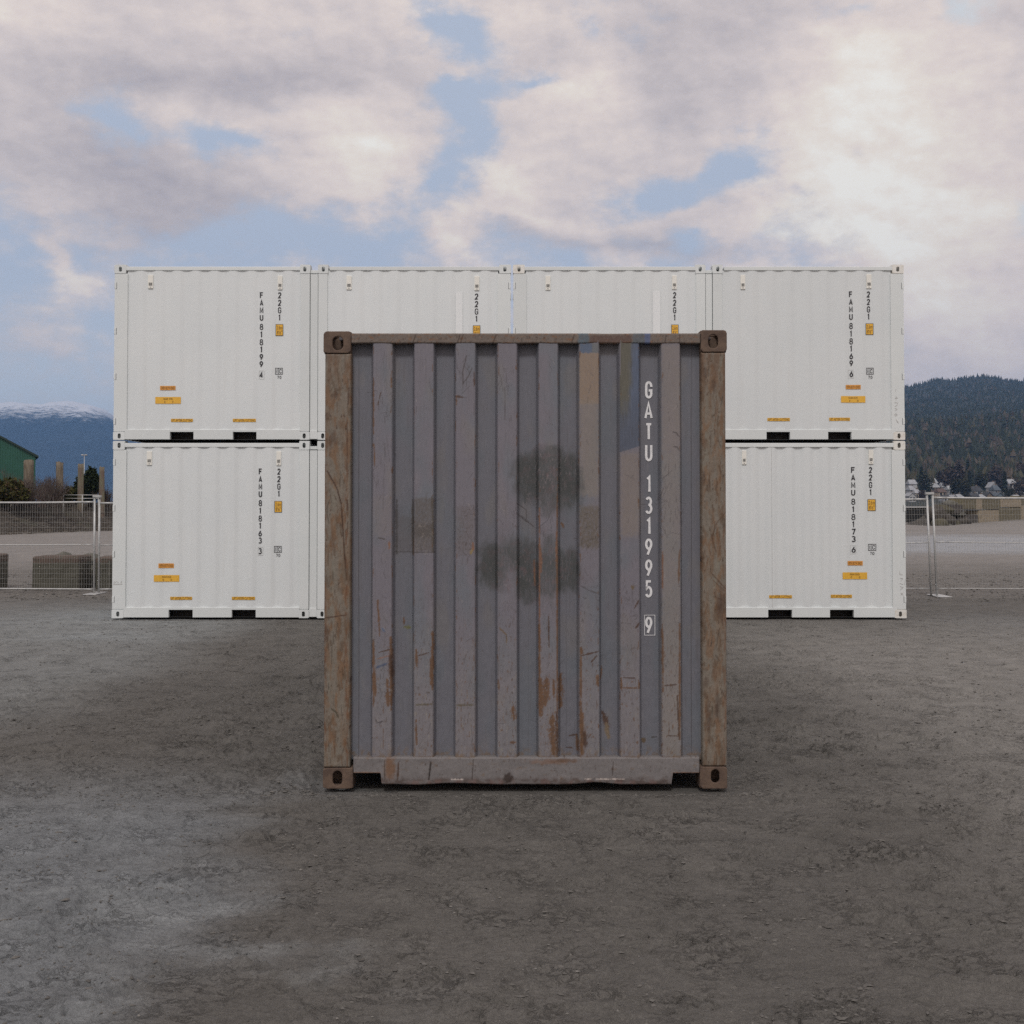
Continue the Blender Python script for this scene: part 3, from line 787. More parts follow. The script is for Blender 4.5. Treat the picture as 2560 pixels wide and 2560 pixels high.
    for (x0, y0, x1, y1, w, c) in (
        (933, 945, 933, 1085, 2.2, R), (978, 944, 978, 968, 1.6, R), (952, 980, 944, 1012, 1.2, D), (935, 1110, 936, 1165, 1.5, R), (1139, 990, 1158, 993, 2.2, D), (1140, 990, 1141, 1012, 2, R), (1185, 930, 1185, 965, 1.6, D),
        (933, 1600, 933, 1760, 3.4, R), (977, 1595, 977, 1775, 4.2, R), (968, 1700, 970, 1765, 4, R), (944, 1500, 949, 1590, 2.4, R), (936, 1680, 938, 1740, 2.6, R), (975, 1640, 978, 1690, 5, D),
        (1081, 1580, 1081, 1725, 3.4, R), (1076, 1650, 1077, 1712, 3, R), (1040, 1625, 1042, 1665, 3, R), (1040, 1800, 1041, 1862, 2.6, R), (1045, 1640, 1072, 1632, 1.5, D),
        (1349, 1270, 1349, 1790, 1.6, O), (1393, 1240, 1393, 1800, 1.7, R), (1391, 1330, 1391, 1420, 1.8, O), (1352, 1370, 1353, 1430, 2.2, O), (1336, 1400, 1338, 1465, 1.8, O), (1348, 1560, 1349, 1720, 2.6, R),
        (1352, 1700, 1353, 1790, 6, R), (1366, 1700, 1362, 1760, 9, R), (1371, 1540, 1373, 1620, 1.6, D), (1384, 1700, 1385, 1745, 3, R), (1380, 1790, 1384, 1885, 9, R), (1392, 1780, 1393, 1893, 3, D), (1402, 1690, 1401, 1772, 6.5, R),
        (1452, 1620, 1453, 1890, 2.6, R), (1455, 1785, 1456, 1885, 6, R), (1460, 1835, 1462, 1862, 8, D), (1494, 1690, 1496, 1715, 4, R), (1508, 1785, 1522, 1822, 6, RUST_D * 1.2), (1518, 1815, 1524, 1850, 5, lc(108, 94, 76)), (1505, 1670, 1503, 1700, 2.2, R),
        (1553, 1695, 1554, 1722, 2.6, R), (1597, 1700, 1598, 1722, 2.6, R), (1558, 1720, 1597, 1721, 1.4, R), (1558, 1695, 1590, 1696, 1.1, D), (1657, 1380, 1657, 1470, 1.8, O), (1699, 1380, 1698, 1460, 2, R), (1657, 1560, 1658, 1730, 2.2, R), (1700, 1560, 1700, 1850, 2.3, R), (1694, 1740, 1698, 1850, 1.8, D),
        (1662, 1715, 1692, 1712, 1.6, D), (1670, 1840, 1695, 1841, 1.3, D), (1452, 1640, 1494, 1630, 1.5, D), (1455, 1634, 1453, 1620, 3, R), (1478, 1656, 1492, 1640, 1.5, D), (1040, 1763, 1080, 1761, 1.9, lc(84, 78, 66)), (1142, 1764, 1184, 1763, 1.9, lc(84, 78, 66)),
        (1249, 1570, 1266, 1588, 1.6, lc(92, 76, 54)), (1266, 1588, 1266, 1608, 1.4, lc(92, 76, 54)), (1246, 1700, 1247, 1722, 2, R), (1282, 1770, 1284, 1800, 4.5, R), (1275, 1857, 1289, 1857, 2.5, R), (1006, 1545, 1008, 1562, 2.6, R), (1008, 1570, 1022, 1572, 4, lc(92, 92, 60)),
        (972, 1355, 973, 1372, 2.5, RUST_O * 1.25), (1182, 1358, 1183, 1375, 3, RUST_O * 1.2), (1180, 1375, 1176, 1385, 3, lc(120, 104, 70)), (945, 1345, 962, 1348, 1.5, lc(64, 60, 56)), (1424, 1845, 1443, 1842, 1.6, D), (1443, 1840, 1445, 1880, 3, R), (1415, 1874, 1434, 1876, 1.2, D),
        (1580, 1466, 1583, 1472, 4, lc(92, 78, 56)), (1590, 1570, 1598, 1558, 2, D), (1586, 1522, 1598, 1500, 1.6, D), (1610, 1852, 1613, 1860, 4.5, lc(84, 70, 52)), (1632, 1849, 1646, 1848, 1.2, lc(62, 58, 56)), (1405, 1308, 1410, 1318, 2.6, R), (1262, 1000, 1262, 1050, 1, lc(74, 68, 70)),
        (946, 1632, 974, 1624, 1.6, D), (942, 1648, 972, 1640, 1.4, lc(120, 92, 80)), (940, 1670, 966, 1660, 2.6, lc(66, 76, 96)), (956, 1572, 962, 1580, 2.4, lc(76, 88, 110))):
        C.line(x0, y0, x1, y1, w, c, .92, .7, .5, int(x0))
    for (a, b_) in RIDGES:                                         # chipped ridge edges
        for x in (a + 1, b_ - 1): C.grime((np.abs(U - x) < 2.6).astype(float), RUST * 1.05, 6, 40, .22, .36, int(x), .8)
        C.blob((a + b_) / 2, 1896, 30, 6, lc(96, 76, 56), .5, .6, .6, 9, int(a))
    C.grime(rm * sstep(V, 1400, 1800), RUST, 5, 20, .24, .38, 161, .75); C.grime(rm * sstep(V, 1250, 1700), lc(74, 64, 58), 4, 14, .28, .42, 162, .7); C.grime(rm * sstep(V, 1500, 1850), lc(128, 122, 114), 7, 30, .2, .4, 163, .5)
    C.grime(sstep(V, 1860, 1900) * .9, lc(104, 86, 66), 12, 18, -.1, .3, 101, .8)
    # scratches
    r = np.random.default_rng(17)
    def scr(x0, x1, y0, y1, n, L, col, k, vert=.5, w=.55):
        k = k * .72
        for _ in range(n):
            x, y = x0 + (x1 - x0) * r.random(), y0 + (y1 - y0) * r.random()
            a = (np.pi / 2 + r.normal() * .25) if r.random() < vert else r.random() * 6.28
            l = L * (.3 + r.random()); C.line(x, y, x + math.cos(a) * l, y + math.sin(a) * l, w, col, k, .4, .5, r.integers(99))
    dk = lc(66, 61, 62)
    for (a, b_) in RIDGES: scr(a, b_, 870, 1890, 26, 26, dk, .65, .55); scr(a, b_, 870, 1890, 8, 14, lc(136, 130, 128), .5, .5)
    scr(1140, 1187, 900, 970, 12, 30, dk, .8, .6); scr(1246, 1275, 900, 970, 10, 36, dk, .7, .9); scr(940, 978, 970, 1060, 10, 26, dk, .8, .4); scr(940, 976, 1090, 1230, 12, 60, dk, .55, 1)
    scr(1655, 1702, 1150, 1330, 26, 34, dk, .75, .6); scr(1655, 1702, 1540, 1760, 20, 24, dk, .6, .8); scr(1449, 1498, 1440, 1560, 26, 12, dk, .8, .2); scr(1449, 1498, 1270, 1370, 34, 12, lc(62, 56, 48), .7, .3)
    scr(1140, 1187, 1270, 1390, 40, 9, lc(68, 60, 58), .8, .3); scr(1040, 1080, 1300, 1380, 22, 14, lc(124, 118, 114), .6, .5); scr(1551, 1599, 1480, 1560, 20, 12, dk, .75, .3); scr(1246, 1290, 1270, 1330, 8, 16, dk, .8, .5)
    scr(1300, 1440, 1130, 1260, 34, 14, lc(122, 114, 116), .6, .7); scr(1300, 1390, 1270, 1340, 12, 26, lc(56, 54, 56), .8, .2); scr(940, 976, 1650, 1740, 14, 14, dk, .8, .4)
    C.poly([(1292, 1258), (1316, 1275), (1316, 1306)], 1.1, dk, k=.8); C.poly([(1290, 1282), (1336, 1318)], 1.3, dk, k=.85); C.poly([(1453, 1465), (1470, 1475), (1494, 1484)], 1.1, dk, k=.85)
    for (x, y) in ((1690, 1082), (1692, 1118)): C.poly([(x - 8, y - 3), (x + 2, y), (x + 8, y + 9)], 1.2, dk, k=.9)
    C.poly([(1166, 890), (1156, 930), (1158, 960)], 1.5, dk, k=.85); C.poly([(1157, 958), (1170, 942), (1180, 920)], 1.2, dk, k=.8); C.poly([(938, 1800), (944, 1808), (956, 1803), (948, 1812)], 1, dk, k=.9)
    return C.out()
def paint_frame(u, v):
    """posts and rails"""
    C = Canvas(u, v); U, V = C.u, C.v; one = np.ones_like(U)
    C.c[:] = TAN * .96
    top = sstep(-V, -864, -858); bot = sstep(V, 1888, 1894) * sstep(U, 874, 879) * sstep(-U, -1756, -1751); post = (1 - top) * (1 - bot)
    C.lay(.9 * top, lc(100, 91, 85))
    C.lay(.75 * post * sstep(fbm(U / 14, V / 130, 4, 110), -.1, .35), lc(104, 88, 73))
    C.lay(.7 * post * sstep(fbm(U / 18, V / 220, 4, 111), .1, .4), lc(112, 108, 98))
    C.grime(post, lc(82, 66, 52), 22, 60, .08, .3, 112, .7)
    C.grime(post, lc(120, 114, 106), 12, 22, .22, .4, 118, .45); C.grime(post, lc(74, 56, 42), 7, 16, .26, .44, 119, .7)
    C.grime(post, lc(106, 80, 58), 20, 60, .0, .26, 151, .65); C.grime(post, lc(62, 46, 36), 5, 30, .3, .44, 155, .8); C.grime(post, lc(112, 105, 96), 18, 80, .05, .3, 152, .6); C.grime(top, lc(112, 78, 52), 16, 7, .1, .4, 153, .75); C.grime(top, lc(60, 46, 38), 9, 5, .26, .42, 156, .8); C.grime(bot, lc(108, 78, 56), 16, 12, .22, .42, 154, .75); C.grime(bot, lc(60, 46, 40), 6, 6, .32, .46, 157, .8)
    C.lay(.65 * post * sstep(-V, -1060, -880) * sstep(fbm(U / 12, V / 70, 4, 113), -.3, .3), lc(92, 70, 54))
    C.grime(post * sstep(U, 1757, 1800), RUST, 9, 44, .0, .4, 114, .6)
    for x in (812, 866): C.grime(np.exp(-((U - x) / 4.5) ** 2) * post * sstep(V, 900, 1300), lc(92, 62, 42), 6, 34, -.15, .25, 115, .9)
    C.grime(np.exp(-((U - 1813) / 5) ** 2) * post, RUST_O * .9, 4, 50, -.1, .3, 116, .8)
    C.grime(post, lc(66, 52, 42), 3, 12, .30, .5, 117, .7)
    C.poly([(818, 1178), (842, 1220), (853, 1260), (858, 1340), (866, 1450)], 1.8, lc(58, 40, 30), k=.9, wob=.3); C.line(868, 1250, 869, 1275, 2.5, RUST_D, .9); C.line(872, 970, 870, 1015, 2.2, RUST_D, .8)
    C.line(868, 1050, 868, 1180, 1.4, RUST_D, .7); C.line(812, 1545, 868, 1537, 1.4, RUST_D, .9); C.poly([(828, 1772), (840, 1780), (846, 1795)], 1.8, lc(60, 56, 44), k=.9); C.line(830, 1600, 829, 1660, 1, dkb := lc(70, 60, 50), .7)
    C.poly([(1815, 1280), (1790, 1310), (1780, 1345), (1790, 1380)], 1.4, lc(72, 52, 38), k=.8); C.poly([(1778, 1432), (1814, 1472)], 1.4, lc(72, 52, 38), k=.8); C.poly([(1782, 1450), (1814, 1480)], 1.2, lc(72, 52, 38), k=.7); C.poly([(1782, 1490), (1814, 1504)], 1.2, lc(72, 52, 38), k=.7)
    r = np.random.default_rng(31)
    for _ in range(110):
        x = r.choice([r.uniform(812, 872), r.uniform(1758, 1812)]); y = r.uniform(890, 1900); l = r.uniform(6, 40)
        C.line(x, y, x + r.normal() * 4, y + l, r.uniform(.6, 1.4), [lc(72, 56, 42), lc(66, 58, 50), RUST][r.integers(3)], .7, .5, .5, int(y))
    for _ in range(26):
        x = r.choice([r.uniform(812, 872), r.uniform(1758, 1812)]); y = r.uniform(890, 1900)
        C.blob(x, y, r.uniform(4, 12), r.uniform(8, 40), [RUST, lc(84, 66, 50), RUST_D][r.integers(3)], .5, .6, .8, 9, int(y), 3)
    # top rail
    C.grime(top, lc(70, 58, 52), 7, 9, .1, .45, 120, .7); C.grime(top, lc(120, 106, 92), 14, 8, .15, .5, 121, .6)
    C.rect(1446, 1472, 828, 862, lc(76, 90, 100), .85, 3, 3, .3, 20); C.rect(1474, 1580, 838, 856, lc(82, 64, 58), .85, 2, 3, .4, 21); C.line(1476, 855, 1578, 856, 1.3, RUST_D, .95, .3)
    C.rect(1582, 1612, 828, 862, lc(78, 86, 92), .85, 3, 3, .3, 22); C.rect(1612, 1626, 832, 860, lc(76, 88, 116), .9, 1.5, 2, .1, 23)
    for x in (870, 1040, 1150, 1158, 1436, 1666, 1700, 1240): C.line(x, 836, x + r.normal() * 6, 858, 1.2, lc(60, 48, 42), .8, .4)
    # bottom rail
    C.lay(.9 * bot, lc(106, 103, 104))
    C.grime(bot, lc(102, 86, 72), 24, 14, .18, .5, 123, .6); C.grime(bot, lc(70, 54, 46), 6, 8, .22, .5, 124, .7)
    edge = V + 6 + 9 * fbm(U / 22, 0 * U, 4, 125)
    C.lay(.75 * sstep(edge, 1946, 1960) * (.4 + .6 * sstep(fbm(U / 26, V / 12, 3, 164), -.2, .2)), lc(66, 52, 46)); C.lay(.6 * sstep(edge, 1953, 1960) * sstep(fbm(U / 30, 0 * U, 2, 126), 0, .2), lc(98, 78, 74))
    C.blob(975, 1920, 16, 34, lc(104, 76, 54), .8, .6, .5, 12, 3); C.line(996, 1908, 994, 1950, 2.2, RUST_D, .9); C.line(1077, 1905, 1072, 1950, 1.8, lc(40, 32, 28), .95); C.line(1183, 1900, 1180, 1952, 1, lc(56, 48, 44), .9); C.line(960, 1902, 962, 1950, 1, lc(56, 46, 40), .8)
    C.blob(1270, 1945, 13, 14, lc(48, 38, 34), .9, .4, .5, 8, 5); C.line(1533, 1905, 1531, 1940, 1, lc(56, 46, 42), .8); C.blob(1370, 1905, 60, 7, lc(120, 92, 76), .5, .6, .8, 14, 6); C.blob(1410, 1902, 40, 6, RUST, .6, .6, .8, 10, 7)
    for (x0, x1, y) in ((1128, 1158, 1949), (1462, 1478, 1948), (1490, 1560, 1948)): C.line(x0, y, x1, y, 1.2, lc(176, 166, 160), .85, .8)
    for (x0, x1) in ((882, 952), (1680, 1752)): C.line(x0, 1932, x1, 1932, 1.6, lc(116, 92, 78), .8)
    return C.out()

m_rwall = col_mat("weathered_grey_paint", .62, .14, 70, .12, .004, (1, 1, .35))
m_rframe = col_mat("rust_worn_paint", .75, .2, 60, .25, .006, (1, 1, .5))
m_rcast = mottled("rusty_cast_steel", tuple(lc(94, 78, 66)), tuple(lc(76, 62, 54)), 14, .85, 0, (1, 1, 1), .4, .006)
m_rside = mottled("weathered_grey_side", tuple(lc(104, 100, 104)), tuple(lc(96, 84, 76)), 2, .7, 0, (1, 1, .3))
m_dark = mottled("dark_underside", (.03, .027, .025), (.045, .04, .035), 5, .9)

def px_x(px, py, Y): return P(px, py, Y)[0]
RX0, RX1 = px_x(808, 1500, YR), px_x(1818, 1500, YR)
RZT = P(1313, 826, YR)[1]
def slab(mb_list, u0, u1, v0, v1, y0, depth, paint, nx=None, nz=None, rnd=.006, wob=None, vbot=None, step=.0045):
    """front slab given in photo pixels; returns V, F, colours with a dense painted front face"""
    x0, x1 = px_x(u0, (v0 + v1) / 2, YR), px_x(u1, (v0 + v1) / 2, YR); z1, z0 = P(1300, v0, YR)[1], P(1300, v1, YR)[1]
    nx = max(3, int((x1 - x0) / step)); nz = max(3, int((z1 - z0) / step))
    gx = np.linspace(x0, x1, nx); gz = np.linspace(z0, z1, nz)
    X, Z = np.meshgrid(gx, gz)
    if vbot is not None: Z = Z + vbot(X)[...] * (1 - (Z - z0) / (z1 - z0)) 
    ex = np.minimum(X - x0, x1 - X); ez = np.minimum(Z - Z.min(0)[None], z1 - Z)
    e = np.clip(1 - np.minimum(ex, ez) / rnd, 0, 1)
    Yg = y0 + rnd * (1 - np.sqrt(np.clip(1 - e * e, 0, 1))) + 0 * X
    if wob is not None: Yg = Yg + wob(X, Z)
    u, v = proj(X, np.full_like(X, YR), Z)
    c = paint(u, v)
    V = np.stack([X, Yg, Z], -1).reshape(-1, 3); Fq = grid_faces(nz, nx); cc = c.reshape(-1, 3)
    idx = np.arange(nx * nz).reshape(nz, nx)
    loop = np.concatenate([idx[0, :], idx[1:, -1], idx[-1, -2::-1], idx[-2:0:-1, 0]])
    back = V[loop].copy(); back[:, 1] = y0 + depth
    nb = len(V); n = len(loop); V = np.concatenate([V, back]); cc = np.concatenate([cc, cc[loop]])
    a = np.arange(n); bq = (a + 1) % n
    Fq = np.concatenate([Fq, np.stack([loop[a], nb + a, nb + bq, loop[bq]], 1)])
    cen = len(V); V = np.concatenate([V, [[(x0 + x1) / 2, y0 + depth, (z0 + z1) / 2]]]); cc = np.concatenate([cc, cc[-1:]])
    Fq = np.concatenate([Fq, np.stack([nb + a, np.full(n, cen), np.full(n, cen), nb + bq], 1)[:, [0, 1, 3, 3]]]) if False else Fq
    b0 = sum(len(q[0]) for q in mb_list)
    mb_list.append((V, Fq + b0, cc))
def flush(lst, name, mat, parent):
    return np_mesh(name, np.concatenate([q[0] for q in lst]), np.concatenate([q[1] for q in lst]), mat, parent, np.concatenate([q[2] for q in lst]))

rusty = thing("rusty_container", "weathered grey steel shipping container with rusty corner posts, standing in front", "shipping container", ((RX0 + RX1) / 2, YR, 0))
dent = lambda X, Z: .0035 * fbm(X / .08, Z / .2, 3, 130) + .0012 * fbm(X / .02, Z / .03, 2, 131)
# end wall, corrugated
XW0, XW1 = px_x(872, 1400, YR), px_x(1762, 1400, YR)
ZW1, ZW0 = P(1300, 850, YR)[1], P(1300, 1905, YR)[1]
rx = [(px_x(a, 1400, YR), px_x(b_, 1400, YR)) for a, b_ in RIDGES]
SLOPE = .017; DEEP = .066; YRID = YR + .010
brk = [XW0]
for a, b_ in rx: brk += [a - SLOPE, a - .0025, a + .0025, b_ - .0025, b_ + .0025, b_ + SLOPE]
brk.append(XW1)
gx = np.unique(np.concatenate([np.linspace(p, q, max(2, int((q - p) / .0045) + 1)) for p, q in zip(brk[:-1], brk[1:])]))
def wall_y(x):
    x = np.asarray(x, float); y = np.full(x.shape, YRID + DEEP)
    for a, b_ in rx:
        y = np.minimum(y, np.clip(np.maximum((a - x), (x - b_)) / SLOPE, 0, 1) * DEEP + YRID)
    return y
gz = np.linspace(ZW0, ZW1, int((ZW1 - ZW0) / .0046))
X, Z = np.meshgrid(gx, gz)
Yg = wall_y(X) + .0035 * fbm(X / .35, Z / .5, 3, 133) + .0022 * fbm(X / .06, Z / .10, 3, 134) * sstep(Z, 1.7, .6)
u, v = proj(X, np.full_like(X, YR), Z)
np_mesh("end_wall", np.stack([X, Yg, Z], -1), grid_faces(len(gz), len(gx)), m_rwall, rusty, paint_wall(u, v))
# posts, rails
lst = []; slab(lst, 810.5, 876, 883.6, 1919.4, YR + .002, .13, paint_frame, rnd=.012, wob=dent); flush(lst, "corner_post", m_rframe, rusty)
lst = []; slab(lst, 1755, 1816, 880.6, 1916.4, YR + .002, .13, paint_frame, rnd=.012, wob=dent); flush(lst, "corner_post", m_rframe, rusty)
lst = []; slab(lst, 877.5, 1751.5, 833, 858, YR + .004, .07, paint_frame, rnd=.005, wob=lambda X, Z: dent(X, Z) + .012 * np.exp(-((X - px_x(1525, 850, YR)) / .10) ** 2), vbot=lambda X: .004 * fbm(X / .15, 0 * X, 3, 136))
flush(lst, "top_rail", m_rframe, rusty)
lst = []
bow = lambda X: .006 * fbm(X / .3, 0 * X, 3, 137) + .012 * np.exp(-((X - px_x(1490, 1950, YR)) / .10) ** 2) + .007 * np.exp(-((X - px_x(1130, 1950, YR)) / .12) ** 2)
nx0, nx1, nx2, nx3 = px_x(885, 1928, YR), px_x(952.5, 1928, YR), px_x(1680.5, 1928, YR), px_x(1748, 1928, YR)
def sill_bottom(X):
    z_ = P(1300, 1934, YR)[1] - P(1300, 1962, YR)[1]
    n_ = np.maximum(sstep(X, nx1 + .004, nx1 - .004), sstep(X, nx2 - .004, nx2 + .004))
    return z_ * n_ + bow(X) * (1 - n_)
slab(lst, 882.5, 1749.5, 1894, 1962, YR + .004, .07, paint_frame, rnd=.007, wob=lambda X, Z: dent(X, Z) + .004 * fbm(X / .2, Z / .1, 2, 138), vbot=sill_bottom)
flush(lst, "bottom_rail", m_rframe, rusty)
# castings (front and back)
RL = 6.058
def rcast(u0, u1, v0, v1, hole, top, left):
    x0, x1 = px_x(u0, v1, YR), px_x(u1, v1, YR); z1, z0 = P(1300, v0, YR)[1], max(.002, P(1300, v1, YR)[1])
    hx = px_x((hole[0] + hole[1]) / 2, v1, YR); hz = P(1300, (hole[2] + hole[3]) / 2, YR)[1]; s = F / YR
    hl = (hx, hz, (hole[1] - hole[0]) / 2 / s, (hole[3] - hole[2]) / 2 / s)
    for fr, yy in ((True, YR - .002), (False, YR + RL)):
        mb = MB(); casting(mb, x0, x1, z0, z1, yy, .162, top, left, fr, hole=hl); o = mb.build("corner_casting", m_rcast, rusty)
        bv = o.modifiers.new("soft_edges", 'BEVEL'); bv.width = .006; bv.segments = 2; bv.limit_method = 'ANGLE'; bv.angle_limit = RAD(50)
rcast(808.5, 877, 828, 883, (831, 858, 840.5, 875.5), True, True)
rcast(1752, 1817.5, 825, 880, (1771, 1795.5, 836, 871), True, False)
rcast(807, 882, 1920, 1973.5, (831.5, 855, 1927.5, 1964), False, True)
rcast(1750, 1818.5, 1917, 1972.5, (1778, 1798.5, 1924, 1957), False, False)
# body behind the front frame
zc = P(1300, 833, YR)[1]
mb = MB()
def side_wall(mb, x, sgn, y0, y1, z0, z1):
    n = int((y1 - y0) / .278); V = []; p = (y1 - y0) / n
    for i in range(n):
        for (o_, d) in ((0, 0), (.26, 0), (.5, 1), (.76, 1)): V.append((y0 + (i + o_) * p, x - sgn * d * .036))
    V.append((y1, x)); pts = []
    for (yy, xx) in V: pts += [(xx, yy, z0), (xx, yy, z1)]
    mb.add(pts, [(2 * i, 2 * i + 2, 2 * i + 3, 2 * i + 1) for i in range(len(V) - 1)])
for (x, s_) in ((RX0 + .012, -1), (RX1 - .012, 1)):
    mb = MB(); side_wall(mb, x, s_, YR + .163, YR + RL - .163, .16, zc - .05); mb.build("side_wall", m_rside, rusty)
    mb = MB(); mb.bevel_box(min(x, x - s_ * .06), max(x, x - s_ * .06), YR + .163, YR + RL - .163, zc - .05, zc - .003); mb.build("side_rail", m_rframe if False else m_rcast, rusty)
    mb = MB(); mb.bevel_box(min(x, x - s_ * .06), max(x, x - s_ * .06), YR + .163, YR + RL - .163, .035, .16); mb.build("side_rail", m_rcast, rusty)
mb = MB(); mb.box(RX0 + .08, RX1 - .08, YR + .08, YR + RL - .02, zc - .03, zc - .012); mb.build("roof", m_rside, rusty)
mb = MB(); mb.box(RX0 + .075, RX1 - .075, YR + .09, YR + RL - .02, .135, .155)
for i in range(14): mb.box(RX0 + .09, RX1 - .09, YR + .32 + i * .42, YR + .36 + i * .42, .03, .134)
mb.build("floor_frame", m_dark, rusty)
mb = MB(); mb.box(RX0 + .17, RX1 - .17, YR + RL - .06, YR + RL - .02, .156, zc - .031)
for (x0, x1) in ((RX0 + .01, RX0 + .168), (RX1 - .168, RX1 - .01)): mb.box(x0, x1, YR + RL - .12, YR + RL - .004, .13, zc - .14)
mb.build("door_end", m_rside, rusty)
# lettering in the recessed bay
m_wtext, N, b = new_mat("white_stencil_paint"); tc = N.node('ShaderNodeTexCoord').outputs['Object']
N.put(b.inputs['Base Color'], N.mix(N.ss(N.noise(tc, 60, 6, .6), .35, .75), (.82, .82, .83), (.66, .66, .67))); b.inputs['Roughness'].default_value = .6
mb = MB(); ysf = lambda x, z: float(wall_y(x)) - .0015
tops = [('G', 952), ('A', 1004), ('T', 1057), ('U', 1109.5), ('1', 1188.5), ('3', 1241.5), ('1', 1294), ('9', 1346.5), ('9', 1399), ('5', 1451), ('9', 1542.5)]
for ch, v0 in tops:
    hh = 43.5
    u0, u1 = (1611.5, 1633) if ch == 'A' else (1613.5, 1632) if ch != '1' else (1614, 1633.5)
    x0, x1 = px_x(u0, v0, YR + .05), px_x(u1, v0, YR + .05); z1, z0 = P(1600, v0, YR + .05)[1], P(1600, v0 + hh, YR + .05)[1]
    x0 += .0; glyph(mb, ch, x0, x1, z0, z1, .0145, ysf, .003)
xa, xb = px_x(1611.5, 1560, YR + .05), px_x(1639, 1560, YR + .05)
frame_lines(mb, xa + .0, xb, P(1600, 1589.5, YR + .05)[1], P(1600, 1538, YR + .05)[1], .0032, ysf, .003)
mb.build("container_number", m_wtext, rusty)

# ------------------------------------------------------------------ the white stack
def white_mat(name, a, b_, rough=.5):
    m, N, b = new_mat(name)
    tc = N.node('ShaderNodeTexCoord').outputs['Object']
    n = N.noise(tc, .9, 5, .6); n2 = N.noise(N.vm('MULTIPLY', tc, (1, 1, .06)), 9, 6, .65); n3 = N.noise(tc, 22, 4, .6)
    c = N.mix(N.ss(n, .3, .7), a, b_)
    c = N.mix(N.m('MULTIPLY', N.ss(n2, .58, .78), .16), c, (.50, .46, .40))
    c = N.mix(N.m('MULTIPLY', N.ss(n3, .68, .80), .25), c, (.45, .38, .30))
    oi = N.node('ShaderNodeObjectInfo'); cv = N.node('ShaderNodeCombineXYZ'); rv = N.m('MULTIPLY_ADD', oi.outputs['Random'], .07, .965)
    for i in range(3): N.put(cv.inputs[i], rv)
    c = N.vm('MULTIPLY', c, cv.outputs[0])
    N.put(b.inputs['Base Color'], c); b.inputs['Roughness'].default_value = rough; b.inputs['Specular IOR Level'].default_value = .35
    bump(N, b, N.noise(tc, 3.0, 3, .5), .10, .02)
    return m
m_white = white_mat("white_container_paint", (.655, .69, .70), (.685, .715, .72))
m_wfit = white_mat("white_frame_paint", (.64, .675, .675), (.68, .71, .71), .55)
m_wold = mottled("stained_white_casting", (.74, .73, .69), (.55, .50, .42), 9, .6, lo=.5, hi=.75)
m_vent = mottled("cream_plastic", (.80, .79, .73), (.74, .73, .68), 8, .45)
m_black = mottled("black_stencil_paint", (.012, .012, .015), (.025, .022, .03), 40, .5)
m_yel = mottled("yellow_label_vinyl", (.78, .44, .045), (.70, .40, .05), 30, .45)
m_org = mottled("orange_label_vinyl", (.74, .33, .05), (.64, .30, .07), 30, .5)
m_brn = mottled("dark_label_ink", (.10, .045, .012), (.16, .07, .02), 60, .5)
m_patch = mottled("bright_white_vinyl", (.76, .785, .79), (.74, .765, .775), 20, .45)
m_slot = mottled("dark_vent_slots", (.13, .13, .125), (.2, .2, .19), 30, .7)
m_shade_pile = mottled("pocket_shade_black_pile", (.012, .012, .012), (.02, .02, .02), 10, .8)  # near-black: shade inside the pockets put into colour; also the black sheet piles
m_scrib = mottled("grey_marker_ink", (.42, .42, .41), (.55, .54, .52), 30, .6)
WD = 2.438
def wx(px, py): return P(px, py, YW)[0]
def wz(py, px=1280): return P(px, py, YW)[1]
UP = dict(top=661.5, rt=666.5, rb=676, pt=679, pb=1072.5, bt=1073.5, bb=1098.5, ct=683.5, cb=1079.5, bot=1099.3)
LO = dict(top=1102.3, rt=1107.5, rb=1118, pt=1121, pb=1517.5, bt=1518.5, bb=1544.0, ct=1124.5, cb=1524, bot=1545.6)
XE = [(286, 775.5), (795, 1277.4), (1282.4, 1764), (1781, 2259.6)]
XM = [tuple(wx(q, 664) for q in e) for e in XE]
SERIAL_DY = [0, 18.8, 37.4, 56, 79, 98.5, 117.3, 136, 154.5, 172.5, 199]
PROFILE_N = 9
